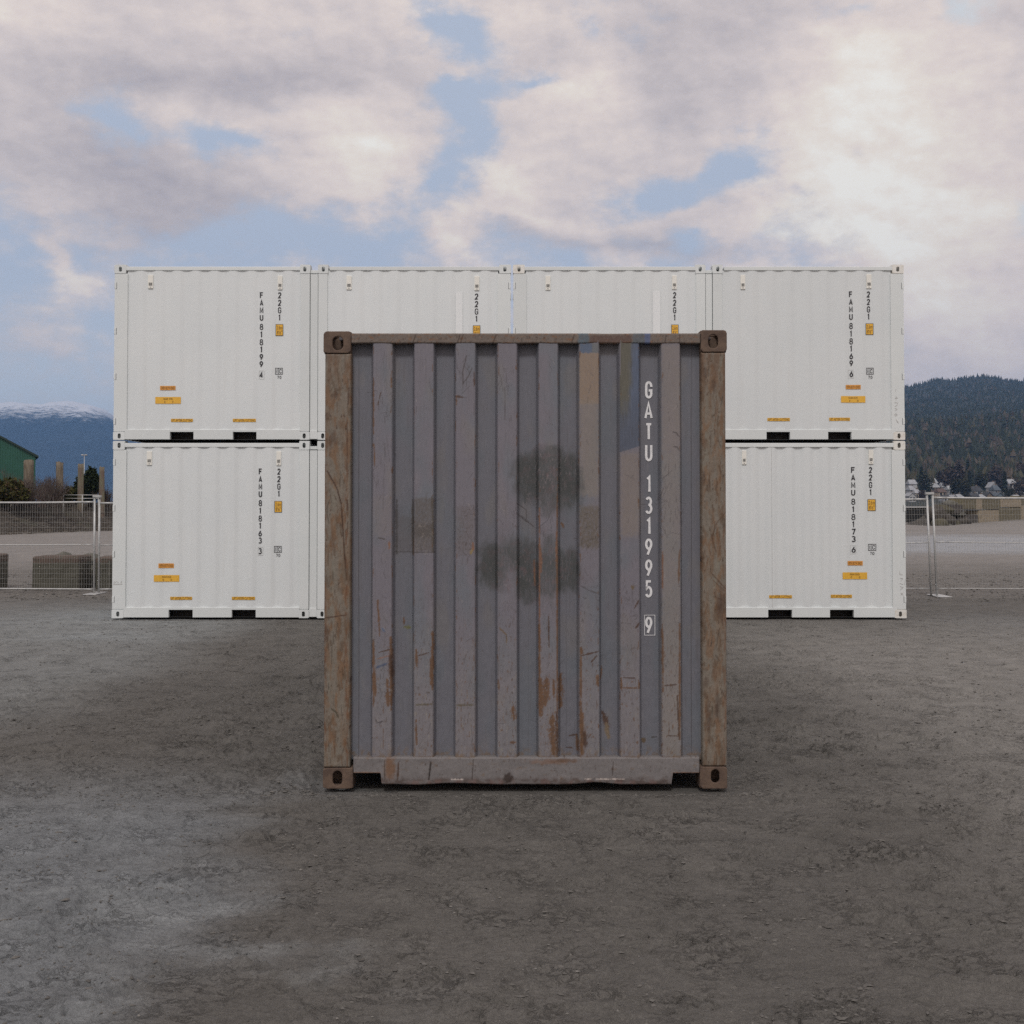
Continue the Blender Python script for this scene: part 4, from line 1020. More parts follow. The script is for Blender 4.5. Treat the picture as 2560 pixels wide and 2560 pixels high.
def white_container(ci, R, label, marks, outer):
    """outer: -1 doors face left, 1 right; the inner end is joined to its neighbour"""
    x0, x1 = XM[ci]; upper = R is UP
    zt, zb = wz(R['top']), wz(R['bot']) if upper else .004
    ob = thing("white_container", label, "shipping container", ((x0 + x1) / 2, YW, zb), "white containers stacked two high")
    pl = .205 if outer < 0 else .145; pr = .205 if outer > 0 else .145
    cw_ = .178
    a, b_ = x0 + pl, x1 - pr
    zpt, zpb = wz(R['rb']) + .004, wz(R['bt']) - .01
    pitch = (b_ - a - .10) / PROFILE_N
    def prof(x, z=0):
        t = ((x - a - .05) / pitch) % 1.0 if a + .05 < x < b_ - .05 else .0
        d = np.interp(t, [0, .13, .37, .63, .87, 1], [1, 1, 0, 0, 1, 1])
        return YW + .010 + marks.get('depth', .016) * float(d)
    gx = np.linspace(a - .01, b_ + .01, PROFILE_N * 26); gz = np.linspace(zpb, zpt, 14)
    X, Z = np.meshgrid(gx, gz); Yp = np.vectorize(prof)(X) + .0025 * fbm(X / .5 + ci * 3, Z / .6, 3, 140 + ci) + .0015 * perlin(X / .2, Z / .3, 141 + ci)
    np_mesh("side_panel", np.stack([X, Yp, Z], -1), grid_faces(*X.shape), m_white, ob)
    off = .005
    ysf = lambda x, z: prof(x, z) - off + .002
    # frame
    for (p0, p1) in ((x0 + .006, a), (b_, x1 - .006)):
        mb = MB(); mb.bevel_box(p0, p1, YW + .004, YW + .17, wz(R['cb']) + .001, wz(R['ct']) - .001, .008); mb.build("corner_post", m_wfit, ob)
    mb = MB(); mb.bevel_box(x0 + cw_ + .001, x1 - .148, YW + .003, YW + .07, wz(R['rb']), wz(R['rt']), .005); mb.build("top_rail", m_wfit, ob)
    mb = MB(); cuts = marks['pockets']; zr0, zr1 = wz(R['bb']), wz(R['bt'])
    edges = [x0 + cw_ + .001] + [wx(q, 1090 if upper else 1530) for pr_ in cuts for q in pr_] + [x1 - .148]
    zc_ = wz(R['bt'] + 6)
    for i in range(0, len(edges), 2): mb.bevel_box(edges[i], edges[i + 1], YW + .003, YW + .075, zr0, zr1 - .001, .005)
    for i in range(1, len(edges) - 1, 2): mb.box(edges[i] + .0, edges[i + 1], YW + .005, YW + .07, zc_, zr1 - .003)
    mb.build("bottom_rail", m_wfit, ob)
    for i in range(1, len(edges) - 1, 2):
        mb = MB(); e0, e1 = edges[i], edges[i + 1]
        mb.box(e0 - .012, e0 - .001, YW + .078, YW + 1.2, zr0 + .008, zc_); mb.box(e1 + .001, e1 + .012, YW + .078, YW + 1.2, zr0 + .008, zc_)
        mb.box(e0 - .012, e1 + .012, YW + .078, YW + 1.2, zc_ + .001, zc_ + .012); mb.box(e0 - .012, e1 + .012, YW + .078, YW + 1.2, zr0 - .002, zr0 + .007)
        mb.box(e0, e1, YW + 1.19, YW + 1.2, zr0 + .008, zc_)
        mb.build("forklift_pocket", m_shade_pile, ob)
    s = F / YW
    for (left, c0, c1) in ((True, x0, x0 + (cw_ if outer < 0 else .155)), (False, x1 - (cw_ if outer > 0 else .155), x1)):
        for (top, cz0, cz1) in ((True, wz(R['ct']), zt), (False, zb, wz(R['cb']))):
            hx = (c0 + c1) / 2 + (.004 if left else -.004); hz = (cz0 + cz1) / 2 + (0 if top else -.003)
            for fr in (True, False):
                mb = MB(); casting(mb, c0, c1, cz0, cz1, YW if fr else YW + WD, .162, top, left, fr, w=.015, hole=(hx, hz, .024, .040))
                mb.build("corner_casting", m_wold if (upper and fr and top and ci in (2, 3) and left == (ci == 2)) or (ci == 3 and not left and fr) else m_wfit, ob)
    # body
    mb = MB(); mb.box(x0 + .05, x1 - .05, YW + .075, YW + WD - .05, wz(R['rt']) - .03, wz(R['rt']) - .012); mb.build("roof", m_white, ob)
    mb = MB(); mb.box(x0 + .05, x1 - .05, YW + .08, YW + WD - .05, wz(R['bt']) - .03, wz(R['bt']) - .012)
    for q in range(7): mb.box(x0 + .13, x1 - .13, YW + .22 + q * .3, YW + .27 + q * .3, zb + .012, wz(R['bt']) - .031)
    mb.build("floor_frame", m_dark, ob)
    mb = MB(); mb.bevel_box(x0 + .16, x1 - .16, YW + WD - .09, YW + WD - .02, zb + .004, zt - .004); mb.build("rear_panel", m_white, ob)
    for sd in (-1, 1):
        xx = x0 if sd < 0 else x1
        if sd == outer:
            for d in range(2):
                ya = YW + .172 + d * 1.049; mb = MB()
                lo_, hi_ = (xx + .05, xx + .09) if sd < 0 else (xx - .09, xx - .05)
                mb.bevel_box(lo_, hi_, ya, ya + 1.04, wz(R['bt']) - .02, wz(R['rb']) + .02); dr = mb.build("door", m_white, ob)
                for q in (.28, .76):
                    mb = MB(); xb_ = xx - sd * .035; mb.tube((xb_, ya + q, wz(R['bt'])), (xb_, ya + q, wz(R['rb'])), .014); mb.build("lock_rod", m_wfit, dr)
            mb = MB(); l0, h0 = (xx + .03, xx + .12) if sd < 0 else (xx - .12, xx - .03)
            mb.bevel_box(l0, h0, YW + .165, YW + WD - .165, wz(R['rb']) + .021, zt - .02); mb.build("door_header", m_wfit, ob)
            mb = MB(); mb.bevel_box(l0, h0, YW + .165, YW + WD - .165, zb + .02, wz(R['bt']) - .021); mb.build("door_sill", m_wfit, ob)
            # hinge lugs round the corner post
            for q in (.075, .37, .665, .955):
                zz = zt + (zb - zt) * (.055 + q * .88); mb = MB()
                l0, h0 = (xx + .004, xx + .035) if sd < 0 else (xx - .035, xx - .004)
                mb.bevel_box(l0, h0, YW - .001, YW + .05, zz - .048, zz + .048, .003)
                lug = mb.build("hinge_lug", m_wfit, ob)
                mb = MB(); e = xx + .0352 if sd < 0 else xx - .0352 - .005
                mb.box(e, e + .005, YW + .002, YW + .01, zz - .05, zz + .05); mb.build("hinge_gap", m_black, lug)
        else:
            l0, h0 = (xx + .03, xx + .06) if sd < 0 else (xx - .06, xx - .03)
            mb = MB(); mb.bevel_box(l0, h0, YW + .172, YW + WD - .172, zb + .03, zt - .03); mb.build("end_panel", m_white, ob)
    # vents
    for (u0, u1, v0, v1) in marks['vents']:
        X0, X1 = wx(u0, v0), wx(u1, v0); Z1, Z0 = wz(v0), wz(v1); yv = min(prof(X0), prof(X1), prof((X0 + X1) / 2)); mb = MB()
        mb.bevel_box(X0, X1, yv - .016, yv + .03, Z0, Z1, .005); vt = mb.build("vent", m_vent, ob)
        mb = MB()
        for k in range(4): mb.box(X0 + .012, X1 - .012, yv - .0185, yv - .015, Z0 + .046 + k * .012, Z0 + .054 + k * .012)
        mb.box((X0 + X1) / 2 - .008, (X0 + X1) / 2 + .008, yv - .0185, yv - .015, Z0 + .018, Z0 + .028)
        mb.build("vent_slots", m_slot, vt)
    # lettering
    def column(name, s_, u0, u1, v0, dys, h=15.4, t=.0155):
        mb = MB()
        for ch, dy in zip(s_, dys):
            glyph(mb, ch, wx(u0, v0), wx(u1, v0), wz(v0 + dy + h), wz(v0 + dy), t * (.8 if ch in 'MG8' else 1), ysf, .004)
        return mb.build(name, m_black, ob)
    if 'serial' in marks:
        s_, u0, u1, v0 = marks['serial']; o = column("container_number", s_, u0, u1, v0, SERIAL_DY)
        mb = MB(); vv = v0 + SERIAL_DY[-1]; frame_lines(mb, wx(u0 - 2.2, vv), wx(u1 + 2.2, vv), wz(vv + 18.5), wz(vv - 2.8), .004, ysf, .004); mb.build("check_digit_box", m_scrib, o)
    if 'size' in marks:
        u0, u1, v0 = marks['size']; column("size_code", "22G1", u0, u1, v0, SERIAL_DY)
    if 'height' in marks:
        u0, u1, v0, v1 = marks['height']; mb = MB(); plate(mb, wx(u0, v0), wx(u1, v0), wz(v1), wz(v0), ysf, .004); hp_ = mb.build("height_plate", m_black, ob)
        mb = MB(); plate(mb, wx(u0 + 1.1, v0), wx(u1 - 1.1, v0), wz(v1 - 1.1), wz(v0 + 1.1), ysf, .0055); mb.build("plate_face", m_yel, hp_)
        mb = MB(); h_ = v1 - v0; text(mb, "2.6m", wx(u0 + 2.4, v0), wx(u1 - 2.4, v0), wz(v0 + h_ * .46), wz(v0 + h_ * .13), ysf, .007); text(mb, "8'6\"", wx(u0 + 3.4, v0), wx(u1 - 2.8, v0), wz(v0 + h_ * .88), wz(v0 + h_ * .55), ysf, .007)
        mb.build("plate_text", m_brn, hp_)
    if 'ic' in marks:
        u0, u1, v0, v1 = marks['ic']; mb = MB(); frame_lines(mb, wx(u0, v0), wx(u1, v0), wz(v1), wz(v0), .0075, ysf, .004)
        um = u0 + (u1 - u0) * .40; plate(mb, wx(um - .6, v0), wx(um + .6, v0), wz(v1) + .0076, wz(v0) - .0076, ysf, .004)
        glyph(mb, 'I', wx(u0 + 2, v0), wx(um - 1.5, v0), wz(v1 - 3), wz(v0 + 3), .008, ysf, .004); glyph(mb, 'C', wx(um + 2.6, v0), wx(u1 - 2.8, v0), wz(v1 - 3), wz(v0 + 3), .008, ysf, .004)
        glyph(mb, '7', wx(u0 + 4.6, v1), wx(u0 + 9, v1), wz(v1 + 10.8), wz(v1 + 3.3), .0065, ysf, .004); glyph(mb, '0', wx(u0 + 10.6, v1), wx(u0 + 15, v1), wz(v1 + 10.8), wz(v1 + 3.3), .0065, ysf, .004)
        mb.build("class_mark", m_black, ob)
    def sticker(name, u0, u1, v0, v1, mat, lines, ink=m_brn):
        mb = MB(); plate(mb, wx(u0, v0), wx(u1, v0), wz(v1), wz(v0), ysf, .004); o = mb.build(name, mat, ob)
        if lines:
            mb = MB(); w, h_ = u1 - u0, v1 - v0
            for (s_, p0, p1, q0, q1) in lines: text(mb, s_, wx(u0 + w * p0, v0), wx(u0 + w * p1, v0), wz(v0 + h_ * q1), wz(v0 + h_ * q0), ysf, .006)
            mb.build("label_text", ink, o)
    for (u0, u1, v0, v1) in marks.get('lift', []): sticker("lift_label", u0, u1, v0, v1, m_yel, [("LIFT AFTER CUTTING", .03, .97, .12, .9)])
    if 'orange' in marks: sticker("ends_label", *marks['orange'], m_org, [("OPEN BOTH ENDS", .05, .95, .18, .85)])
    if 'yellow' in marks: sticker("rear_label", *marks['yellow'], m_yel, [("REAR END", .32, .68, .16, .42), ("0", .34, .39, .58, .86), ("0", .66, .71, .58, .86)])
    if 'patch' in marks: sticker("blank_patch", *marks['patch'], m_patch, None)
    if 'weld' in marks:
        mb = MB()
        for q in (0, 13, 21):
            X0 = wx(marks['weld'] + q, 1300); z_ = np.linspace(zpb, zpt, 30)
            V = []
            for zz in z_: V += [(X0 - .0022, ysf(X0, zz) - .002, zz), (X0 + .0022, ysf(X0, zz) - .002, zz)]
            if q == 0 or True: mb.add(V, [(2 * i, 2 * i + 1, 2 * i + 3, 2 * i + 2) for i in range(len(z_) - 1)]) if q in (0,) else None
        mb.build("weld_seam", m_scrib, ob)
    for (name, pls) in marks.get('scribble', []):
        mb = MB()
        for pl_ in pls:
            pts = [(wx(q[0], q[1]), wz(q[1])) for q in pl_]; L, R_ = strip(pts, .007); V = []
            for l, r in zip(L, R_): V += [l, r]
            mb.add([(p[0], YW - .0005, p[1]) for p in V], [(2 * i, 2 * i + 1, 2 * i + 3, 2 * i + 2) for i in range(len(pts) - 1)])
        mb.build(name, m_scrib, ob)
    if marks.get('filler'):
        # the post that joins the two halves end to end
        f0, f1 = XM[ci][1] + .003, XM[ci + 1][0] - .003
        mb = MB(); mb.box(f0, f1, YW + .022, YW + .15, wz(R['cb'] - 2), wz(R['ct'] + 1)); jp = mb.build("joining_post", m_wfit, ob)
        mb = MB(); mb.bevel_box(f0, f1, YW + .03, YW + .1, wz(R['ct'] - 1), wz(R['top'] + 13), .003); mb.build("joining_bracket", m_wfit, ob); mb = MB(); mb.bevel_box(f0, f1, YW + .012, YW + .1, wz(R['bt'] + 24), wz(R['bt'] + 2), .003); mb.build("joining_bracket", m_wfit, ob)
    return ob
sq = lambda pts: [pts]
scr_hi = ("handwriting", [[(2240, 973), (2239, 978)], [(2241, 990), (2240, 1002)], [(2237, 995), (2245, 995)], [(2236, 1006), (2244, 1007), (2243, 1013), (2237, 1016)], [(2237, 1020), (2243, 1023), (2238, 1027)], [(2240, 1034), (2236, 1037), (2240, 1040), (2243, 1037), (2240, 1034)], [(2240, 1048), (2244, 1056)], [(2246, 1058), (2244, 1053)]])
scr_lo = ("handwriting", [[(2249, 1428), (2250, 1436), (2257, 1437)], [(2250, 1445), (2257, 1446), (2252, 1452)], [(2249, 1458), (2258, 1461)], [(2264, 1447), (2261, 1462)], [(2250, 1466), (2258, 1468), (2251, 1475)], [(2252, 1482), (2258, 1488)], [(2258, 1481), (2252, 1488)]])
scr_c1 = ("handwriting", [[(285, 1452), (288, 1456), (284, 1458)], [(291, 1453), (296, 1457)], [(304, 1452), (302, 1458)], [(283, 1461), (306, 1460)]])
C1U = dict(vents=[(369.6, 382.4, 687, 721), (694, 705.5, 689, 724)], serial=("FAMU8181994", 649, 657.8, 729.8), size=(694.5, 702.6, 729.8), height=(688.6, 707.5, 810, 839), ic=(687.6, 706.2, 919.3, 935.7),
           orange=(400, 438.6, 964.5, 975), yellow=(388, 451.6, 992.3, 1009), lift=[(426.6, 482, 1046.8, 1054.5), (581.8, 639, 1046.8, 1054.5)], pockets=[(424.3, 483.6), (581.7, 641)], filler=True)
C2U = dict(vents=[(866, 878.6, 689, 724), (1186, 1198, 690, 726)], size=(1187, 1195.6, 733), height=(1182.3, 1200.6, 813, 842), patch=(1139, 1156.5, 729, 960), lift=[(935, 991, 1046, 1054), (1090, 1146, 1046, 1054)], pockets=[(933, 992), (1090, 1149)])
C3U = dict(vents=[(1364, 1376, 689, 725), (1680.6, 1691.8, 688, 723)], size=(1683, 1691, 729.5), height=(1678.6, 1696.6, 811, 840), patch=(1631.6, 1650.8, 727, 960), lift=[(1420, 1476, 1045, 1053), (1576, 1632, 1045, 1053)], pockets=[(1418, 1477), (1575, 1634)], filler=True)
C4U = dict(vents=[(1852, 1863.3, 687, 723), (2166.7, 2179, 685, 721)], serial=("FAMU8181696", 2123.4, 2132.4, 727.6), size=(2168, 2176, 727.6), height=(2165, 2184, 808, 836.5), ic=(2166.7, 2184.5, 919, 935.7),
           orange=(2114.7, 2152, 962, 972.6), yellow=(2102.7, 2164, 990, 1006.3), lift=[(1918.7, 1974.7, 1044.7, 1052.5), (2073.6, 2126, 1044, 1051.7)], pockets=[(1916.5, 1975.5), (2070.5, 2129)], scribble=[scr_hi])
C1L = dict(vents=[(366.5, 379, 1128, 1163), (690.7, 702, 1128, 1164)], serial=("FAMU8181633", 646, 654.6, 1171), size=(692.6, 700.6, 1171), height=(685.5, 704.4, 1252.6, 1281), ic=(684.6, 703.5, 1365, 1381.5),
           orange=(396, 434.5, 1408.6, 1420), yellow=(384.2, 447.6, 1437.8, 1454.2), lift=[(424.6, 480, 1492, 1499.6), (579.6, 636.8, 1492, 1499.6)], pockets=[(421.2, 481.5), (579, 639.2)], depth=.021, filler=True, scribble=[scr_c1])
C2L = dict(vents=[(864, 876.6, 1129, 1164), (1186, 1198, 1130, 1165)], size=(1187, 1195.6, 1172), height=(1182.3, 1200.6, 1253, 1281), lift=[(933, 989, 1492, 1499), (1090, 1146, 1492, 1499)], pockets=[(931, 990), (1090, 1149)])
C3L = dict(vents=[(1364, 1376, 1128, 1164), (1682, 1694, 1127, 1163)], size=(1684, 1692, 1170), height=(1680, 1698, 1251, 1280), lift=[(1420, 1476, 1490, 1497), (1578, 1634, 1490, 1497)], pockets=[(1418, 1477), (1577, 1636)], filler=True)
C4L = dict(vents=[(1856, 1866.5, 1126, 1161.5), (2172.6, 2184, 1124.5, 1160)], serial=("FAMU8181736", 2129, 2139, 1167.3), size=(2173.6, 2181.8, 1167), height=(2170.4, 2189.7, 1248, 1277), ic=(2171.8, 2191, 1360, 1376.5),
           orange=(2119.8, 2157, 1402.6, 1413.5), yellow=(2106.8, 2169, 1431, 1448), lift=[(1923, 1980, 1488, 1495.6), (2078, 2131.4, 1487, 1494.8)], pockets=[(1920.6, 1980.6), (2075, 2135)], depth=.026, weld=1930, scribble=[scr_lo])
white_container(0, UP, "white container at the upper left end of the stack, black number FAMU 818199 4", C1U, -1)
white_container(1, UP, "white container second from the left in the upper row, black 22G1 above rusty top rail", C2U, 1)
white_container(2, UP, "white container third from the left in the upper row, rust-stained casting beside the bright gap", C3U, -1)
white_container(3, UP, "white container at the upper right end of the stack, black number FAMU 818169 6", C4U, 1)
white_container(0, LO, "white container on the ground at the left end, black number FAMU 818163 3", C1L, -1)
white_container(1, LO, "white container on the ground, mostly hidden behind the rusty container's left post", C2L, 1)
white_container(2, LO, "white container on the ground, fully hidden behind the rusty container", C3L, -1)
white_container(3, LO, "white container on the ground at the right end, black number FAMU 818173 6", C4L, 1)

# ------------------------------------------------------------------ temporary fence
m_galv = mottled("galvanised_tube", (.42, .43, .43), (.52, .52, .51), 12, .5, .4)
m_wire = mottled("weathered_wire", (.30, .30, .295), (.38, .38, .37), 12, .6, .3)
def ground_z(x, y): return float(ground_h(np.array([x]), np.array([y]))[0])
FY = G(240, 1483)[1]
def fence_panel(label, xa, xb, ya, yb, zt, zb, clip_at=None, foot_at=None, lean=(0, 0)):
    """xa, xb: centres of the two posts"""
    ob = thing("fence_panel", label, "fence panel", (xa, ya, 0), "temporary mesh fence panels")
    pt = lambda t, z: (xa + (xb - xa) * t + (lean[0] * (1 - t) + lean[1] * t) * z, ya + (yb - ya) * t, z)
    for t in (0, 1):
        mb = MB(); mb.tube(pt(t, ground_z(*pt(t, 0)[:2]) - .005), pt(t, zt + .10), .021, n=12); mb.build("post", m_galv, ob, True)
    for z, r in ((zt, .019), ((zt + zb) / 2 + .02, .010), (zb, .015 if xa < 0 else .008)):
        mb = MB(); n = 12; e = .021 / abs(xb - xa)
        for i in range(n):
            a, c = e + (1 - 2 * e) * i / n, e + (1 - 2 * e) * (i + 1) / n
            sag = lambda q: -.012 * math.sin(math.pi * q) if z > zb + .1 else 0
            mb.tube(pt(a, z + sag(a)), pt(c, z + sag(c)), r, n=8, caps=i in (0, n - 1))
        mb.build("rail", m_galv, ob, True)
    mb = MB(); n = int(abs(xb - xa) / .05); w = .0016
    for i in range(1, n):
        p, q = pt(i / n, zb + .02), pt(i / n, zt - .02)
        mb.add([(p[0] - w, p[1] + .004, p[2]), (p[0] + w, p[1] + .004, p[2]), (q[0] + w, q[1] + .004, q[2]), (q[0] - w, q[1] + .004, q[2])], [(0, 1, 2, 3)])
    for k in range(1, int((zt - zb) / .1)):
        z = zb + k * .1; p, q = pt(.008, z), pt(.992, z)
        mb.add([(p[0], p[1], z - w), (q[0], q[1], z - w), (q[0], q[1], z + w), (p[0], p[1], z + w)], [(0, 1, 2, 3)])
    mb.build("wire_mesh", m_wire, ob)
    if clip_at is not None:
        c = pt(clip_at, zt + .10); s_ = 1 if clip_at else -1
        mb = MB(); mb.bevel_box(min(c[0] - s_ * .03, c[0] + s_ * .125), max(c[0] - s_ * .03, c[0] + s_ * .125), c[1] - .035, c[1] + .035, c[2] - .015, c[2] + .03, .006); mb.build("top_clip", m_galv, ob)
    if foot_at is not None:
        c = pt(foot_at, 0); z0 = ground_z(c[0], c[1] - .2)
        V = []
        mb = MB(); mb.bevel_box(c[0] - .09, c[0] + .16, c[1] - .36, c[1] + .32, z0 + .004, z0 + .022, .006); mb.build("foot_plate", m_galv, ob)
    return ob
fx = lambda px, Y=FY: (px - CX) / F * Y
zt_l, zb_l = P(100, 1255, FY)[1], P(100, 1473, FY)[1]
xl1, xl2 = fx(237), fx(248)
fence_panel("galvanised mesh fence panel at the far left, in front of the mossy concrete block", xl1 - 3.05, xl1, FY + .25, FY, zt_l, zb_l, clip_at=1, foot_at=1)
fence_panel("galvanised mesh fence panel running behind the left end of the white stack", xl2, xl2 + 3.05, FY + .02, FY + .05, zt_l - .02, zb_l)
fence_panel("galvanised mesh fence panel leaving the frame on the left", xl1 - 6.2, xl1 - 3.13, FY + .5, FY + .27, zt_l, zb_l)
FR = G(2335, 1489)[1]
zt_r, zb_r = P(2300, 1248, FR)[1], P(2300, 1471, FR)[1]
xr1, xr2 = fx(2326, FR), fx(2340, FR)
fence_panel("galvanised mesh fence panel running behind the right end of the white stack", xr1 - 3.05, xr1, FR + .05, FR, zt_r, zb_r, clip_at=1, lean=(0, -.035))
fence_panel("galvanised mesh fence panel at the far right, in front of the sandy block wall", xr2, xr2 + 3.05, FR, FR - .1, zt_r + .03, zb_r, foot_at=0, lean=(-.035, -.02))
fence_panel("galvanised mesh fence panel leaving the frame on the right", xr2 + 3.12, xr2 + 6.2, FR - .1, FR - .2, zt_r + .03, zb_r)

# ------------------------------------------------------------------ concrete blocks
def block_mat(name, a, b_, band=None):
    m, N, b = new_mat(name); tc = N.node('ShaderNodeTexCoord').outputs['Object']
    n = N.noise(tc, 3, 7, .65); n2 = N.noise(tc, 14, 5, .6)
    c = N.mix(N.ss(n, .35, .65), a, b_); c = N.mix(N.m('MULTIPLY', N.ss(n2, .55, .7), .5), c, tuple(v * .55 for v in b_))
    if band:
        sx = N.node('ShaderNodeSeparateXYZ'); N.put(sx.inputs[0], tc)
        f = N.m('MULTIPLY', N.ss(N.m('ADD', sx.outputs[2], N.m('MULTIPLY', n, .1)), band[0], band[0] + .05), N.ss(n2, .3, .55)); c = N.mix(f, c, band[1])
    N.put(b.inputs['Base Color'], c); b.inputs['Roughness'].default_value = .9; bump(N, b, n2, .6, .03)
    return m
m_bl_moss = block_mat("mossy_concrete", (.088, .085, .066), (.066, .063, .047), (.57, (.105, .074, .06)))
m_bl_tan = block_mat("sandy_concrete", (.33, .28, .20), (.24, .20, .14))
m_bl_olive = block_mat("olive_concrete", (.16, .14, .085), (.11, .098, .06))
m_rk_moss = block_mat("mossy_rock", (.095, .085, .055), (.06, .055, .036))
m_bl_dark = block_mat("dark_wet_concrete", (.075, .065, .055), (.05, .045, .038))
m_rock = block_mat("pale_rock", (.125, .12, .10), (.085, .083, .068))
def conc_block(label, x0, x1, y, z0, z1, mat, group, depth=.75, rz=0.0, knob=False):
    cx = (x0 + x1) / 2; w = (x1 - x0) / 2
    r = np.random.default_rng(int(abs(cx) * 977) % 9999)
    V = []; n = (9, 4, 6)
    bm_v = {}
    mb = MB()
    mb.bevel_box(cx - w, cx + w, y, y + depth, z0, z1, .025)
    o = mb.build("concrete_block", mat)
    off = Vector((cx, y, z0))
    for vv in o.data.vertices:
        vv.co -= off; vv.co += Vector((r.normal() * .008, r.normal() * .008, r.normal() * .006)) * (depth / .75)
    o.location = off; o.rotation_euler = (0, 0, rz)
    sb = o.modifiers.new("chips", 'SUBSURF'); sb.subdivision_type = 'SIMPLE'; sb.levels = 3; sb.render_levels = 3
    tx = bpy.data.textures.new("chip_noise", 'CLOUDS'); tx.noise_scale = .25 * depth / .75
    dm = o.modifiers.new("worn", 'DISPLACE'); dm.texture = tx; dm.strength = .035 * depth / .75; dm.mid_level = .5; dm.texture_coords = 'GLOBAL'
    if knob:
        kb = MB()
        for q in (-.5, .5): kb.tube((cx + w * q, y + depth / 2, z1 - .01), (cx + w * q, y + depth / 2, z1 + .10), .13, .10, 12)
        ko = kb.build("lifting_knob", mat)
        for vv in ko.data.vertices: vv.co -= off
        ko.parent = o
    tag(o, label, "concrete block", group)
    return o
YB = 24.35
bx = lambda px, Y=YB: (px - CX) / F * Y
zB = lambda py, Y=YB: H + (1262 - py) / F * Y
gB = "concrete blocks behind the left fence"
conc_block("mossy olive concrete block with a reddish top band, behind the left fence", bx(83), bx(198), YB, -.01, zB(1391), m_bl_moss, gB)
conc_block("grey concrete block cut off by the left edge of the photo, behind the fence", bx(-150), bx(-18), YB + .05, -.01, zB(1388), m_bl_moss, gB)
conc_block("concrete block with a pale streak, half hidden behind the white stack's left end", bx(232), bx(372), YB + .2, -.01, zB(1394), m_bl_moss, gB)
mb = MB(); mb.box(bx(264), bx(271), YB + .165, YB + .185, .02, zB(1402)); st_ = mb.build("pale_stake", m_rock); tag(st_, "pale narrow timber stake leaning on the half hidden concrete block", "stake")
def rock(name, label, x, y, z, sx_, sy_, sz_, mat, seed, group=None):
    n, k = 18, 10; r = np.random.default_rng(seed); V = []
    for j in range(k + 1):
        th = math.pi * j / k
        for i in range(n):
            ph = 2 * math.pi * i / n; d = np.array([math.sin(th) * math.cos(ph), math.sin(th) * math.sin(ph), math.cos(th)])
            q = 1 + .28 * float(perlin(d[0] * 1.6 + seed, d[1] * 1.6 + d[2] * 2.1, seed)) + .12 * float(perlin(d[0] * 4 + seed, d[2] * 4 + d[1], seed + 1)); V.append(d * q * np.array([sx_, sy_, sz_]))
    Fq = [(j * n + i, (j + 1) * n + i, (j + 1) * n + (i + 1) % n, j * n + (i + 1) % n) for j in range(k) for i in range(n)]
    mb = MB(); mb.add(V, Fq); o = mb.build(name, mat, None, True); o.location = (x, y, z); tag(o, label, "rock", group); return o
rock("boulder", "pale mossy boulder behind the reddish banded concrete block", bx(157, 25.6), 25.6, .50, .25, .25, .20, m_rock, 3)
rock("boulder", "pale boulder behind the fence posts, beside the left end of the white stack", bx(228, 25.6), 25.6, .50, .26, .22, .18, m_rock, 8)
for (k, px, s_) in ((0, 157, .5), (1, 228, .5)):
    rock("boulder", ("low grey boulder under the pale boulder behind the banded block", "low grey boulder under the pale boulder behind the fence posts")[k], bx(px, 25.6), 25.65, .12, .5, .4, .36, m_bl_moss, 20 + k)

# the block wall at the right, two courses, running away to the right
gW = "blocks of the wall beyond the right fence"
def wpt(px): Y = np.interp(px, [2300, 2340, 2445, 2560, 2750], [92, 97, 117, 141, 186]); return (px - CX) / F * Y, Y
def wall_block(label, p0, p1, v0, v1, mat, dz=0):
    xa, ya = wpt(p0); xb, yb = wpt(p1); Ym = (ya + yb) / 2
    L_ = math.hypot(xb - xa, yb - ya); ang = math.atan2(yb - ya, xb - xa)
    z0, z1 = max(-.05, H + (1262 - v1) / F * Ym), H + (1262 - v0) / F * Ym
    o = conc_block(label, -L_ / 2, L_ / 2, 0, 0, z1 - z0, mat, gW, 1.3)
    o.location = ((xa + xb) / 2, Ym, z0); o.rotation_euler = (0, 0, ang)
    return o
wall_block("sandy tan block in the lower course, right of the dark rubble", 2446, 2496, 1276, 1306, m_bl_tan)
wall_block("olive brown block in the lower course, right of the sandy one", 2497.5, 2551, 1270, 1302, m_bl_olive)
wall_block("pale block in the lower course at the right edge of the photo", 2552.5, 2606, 1264, 1299, m_bl_tan)
wall_block("dark olive block in the lower course just outside the frame", 2607.5, 2662, 1259, 1295, m_bl_olive)
wall_block("mossy block at the left end of the upper course", 2408, 2440, 1247, 1272, m_bl_olive)
wall_block("pale pinkish block in the upper course", 2441, 2455, 1246, 1274, m_bl_tan)
wall_block("brown block in the upper course above the sandy one", 2456.5, 2500, 1245, 1273, m_bl_olive)
wall_block("olive tan block in the upper course above the olive brown one", 2501.5, 2553, 1243, 1268, m_bl_tan)
wall_block("dark block in the upper course at the right edge of the photo", 2554.5, 2606, 1241, 1262, m_bl_olive)
wall_block("dark wet block in the lower course beside the sandy one", 2412, 2444.5, 1288, 1311, m_bl_dark)
wall_block("dark leaning block under the mossy end of the upper course", 2372, 2406, 1262, 1284, m_bl_dark)
k_ = 0
rub = ["mossy rock at the left foot of the rubble by the fence post", "dark rock in the middle of the rubble", "brown rock high on the rubble slope", "flat pale ledge rock on the rubble", "small mossy rock low in the rubble", "dark wet rock beside the lower wall course", "grey-brown rock on top of the rubble", "grey rock at the rubble's front edge", "olive rock leaning on the dark block"]
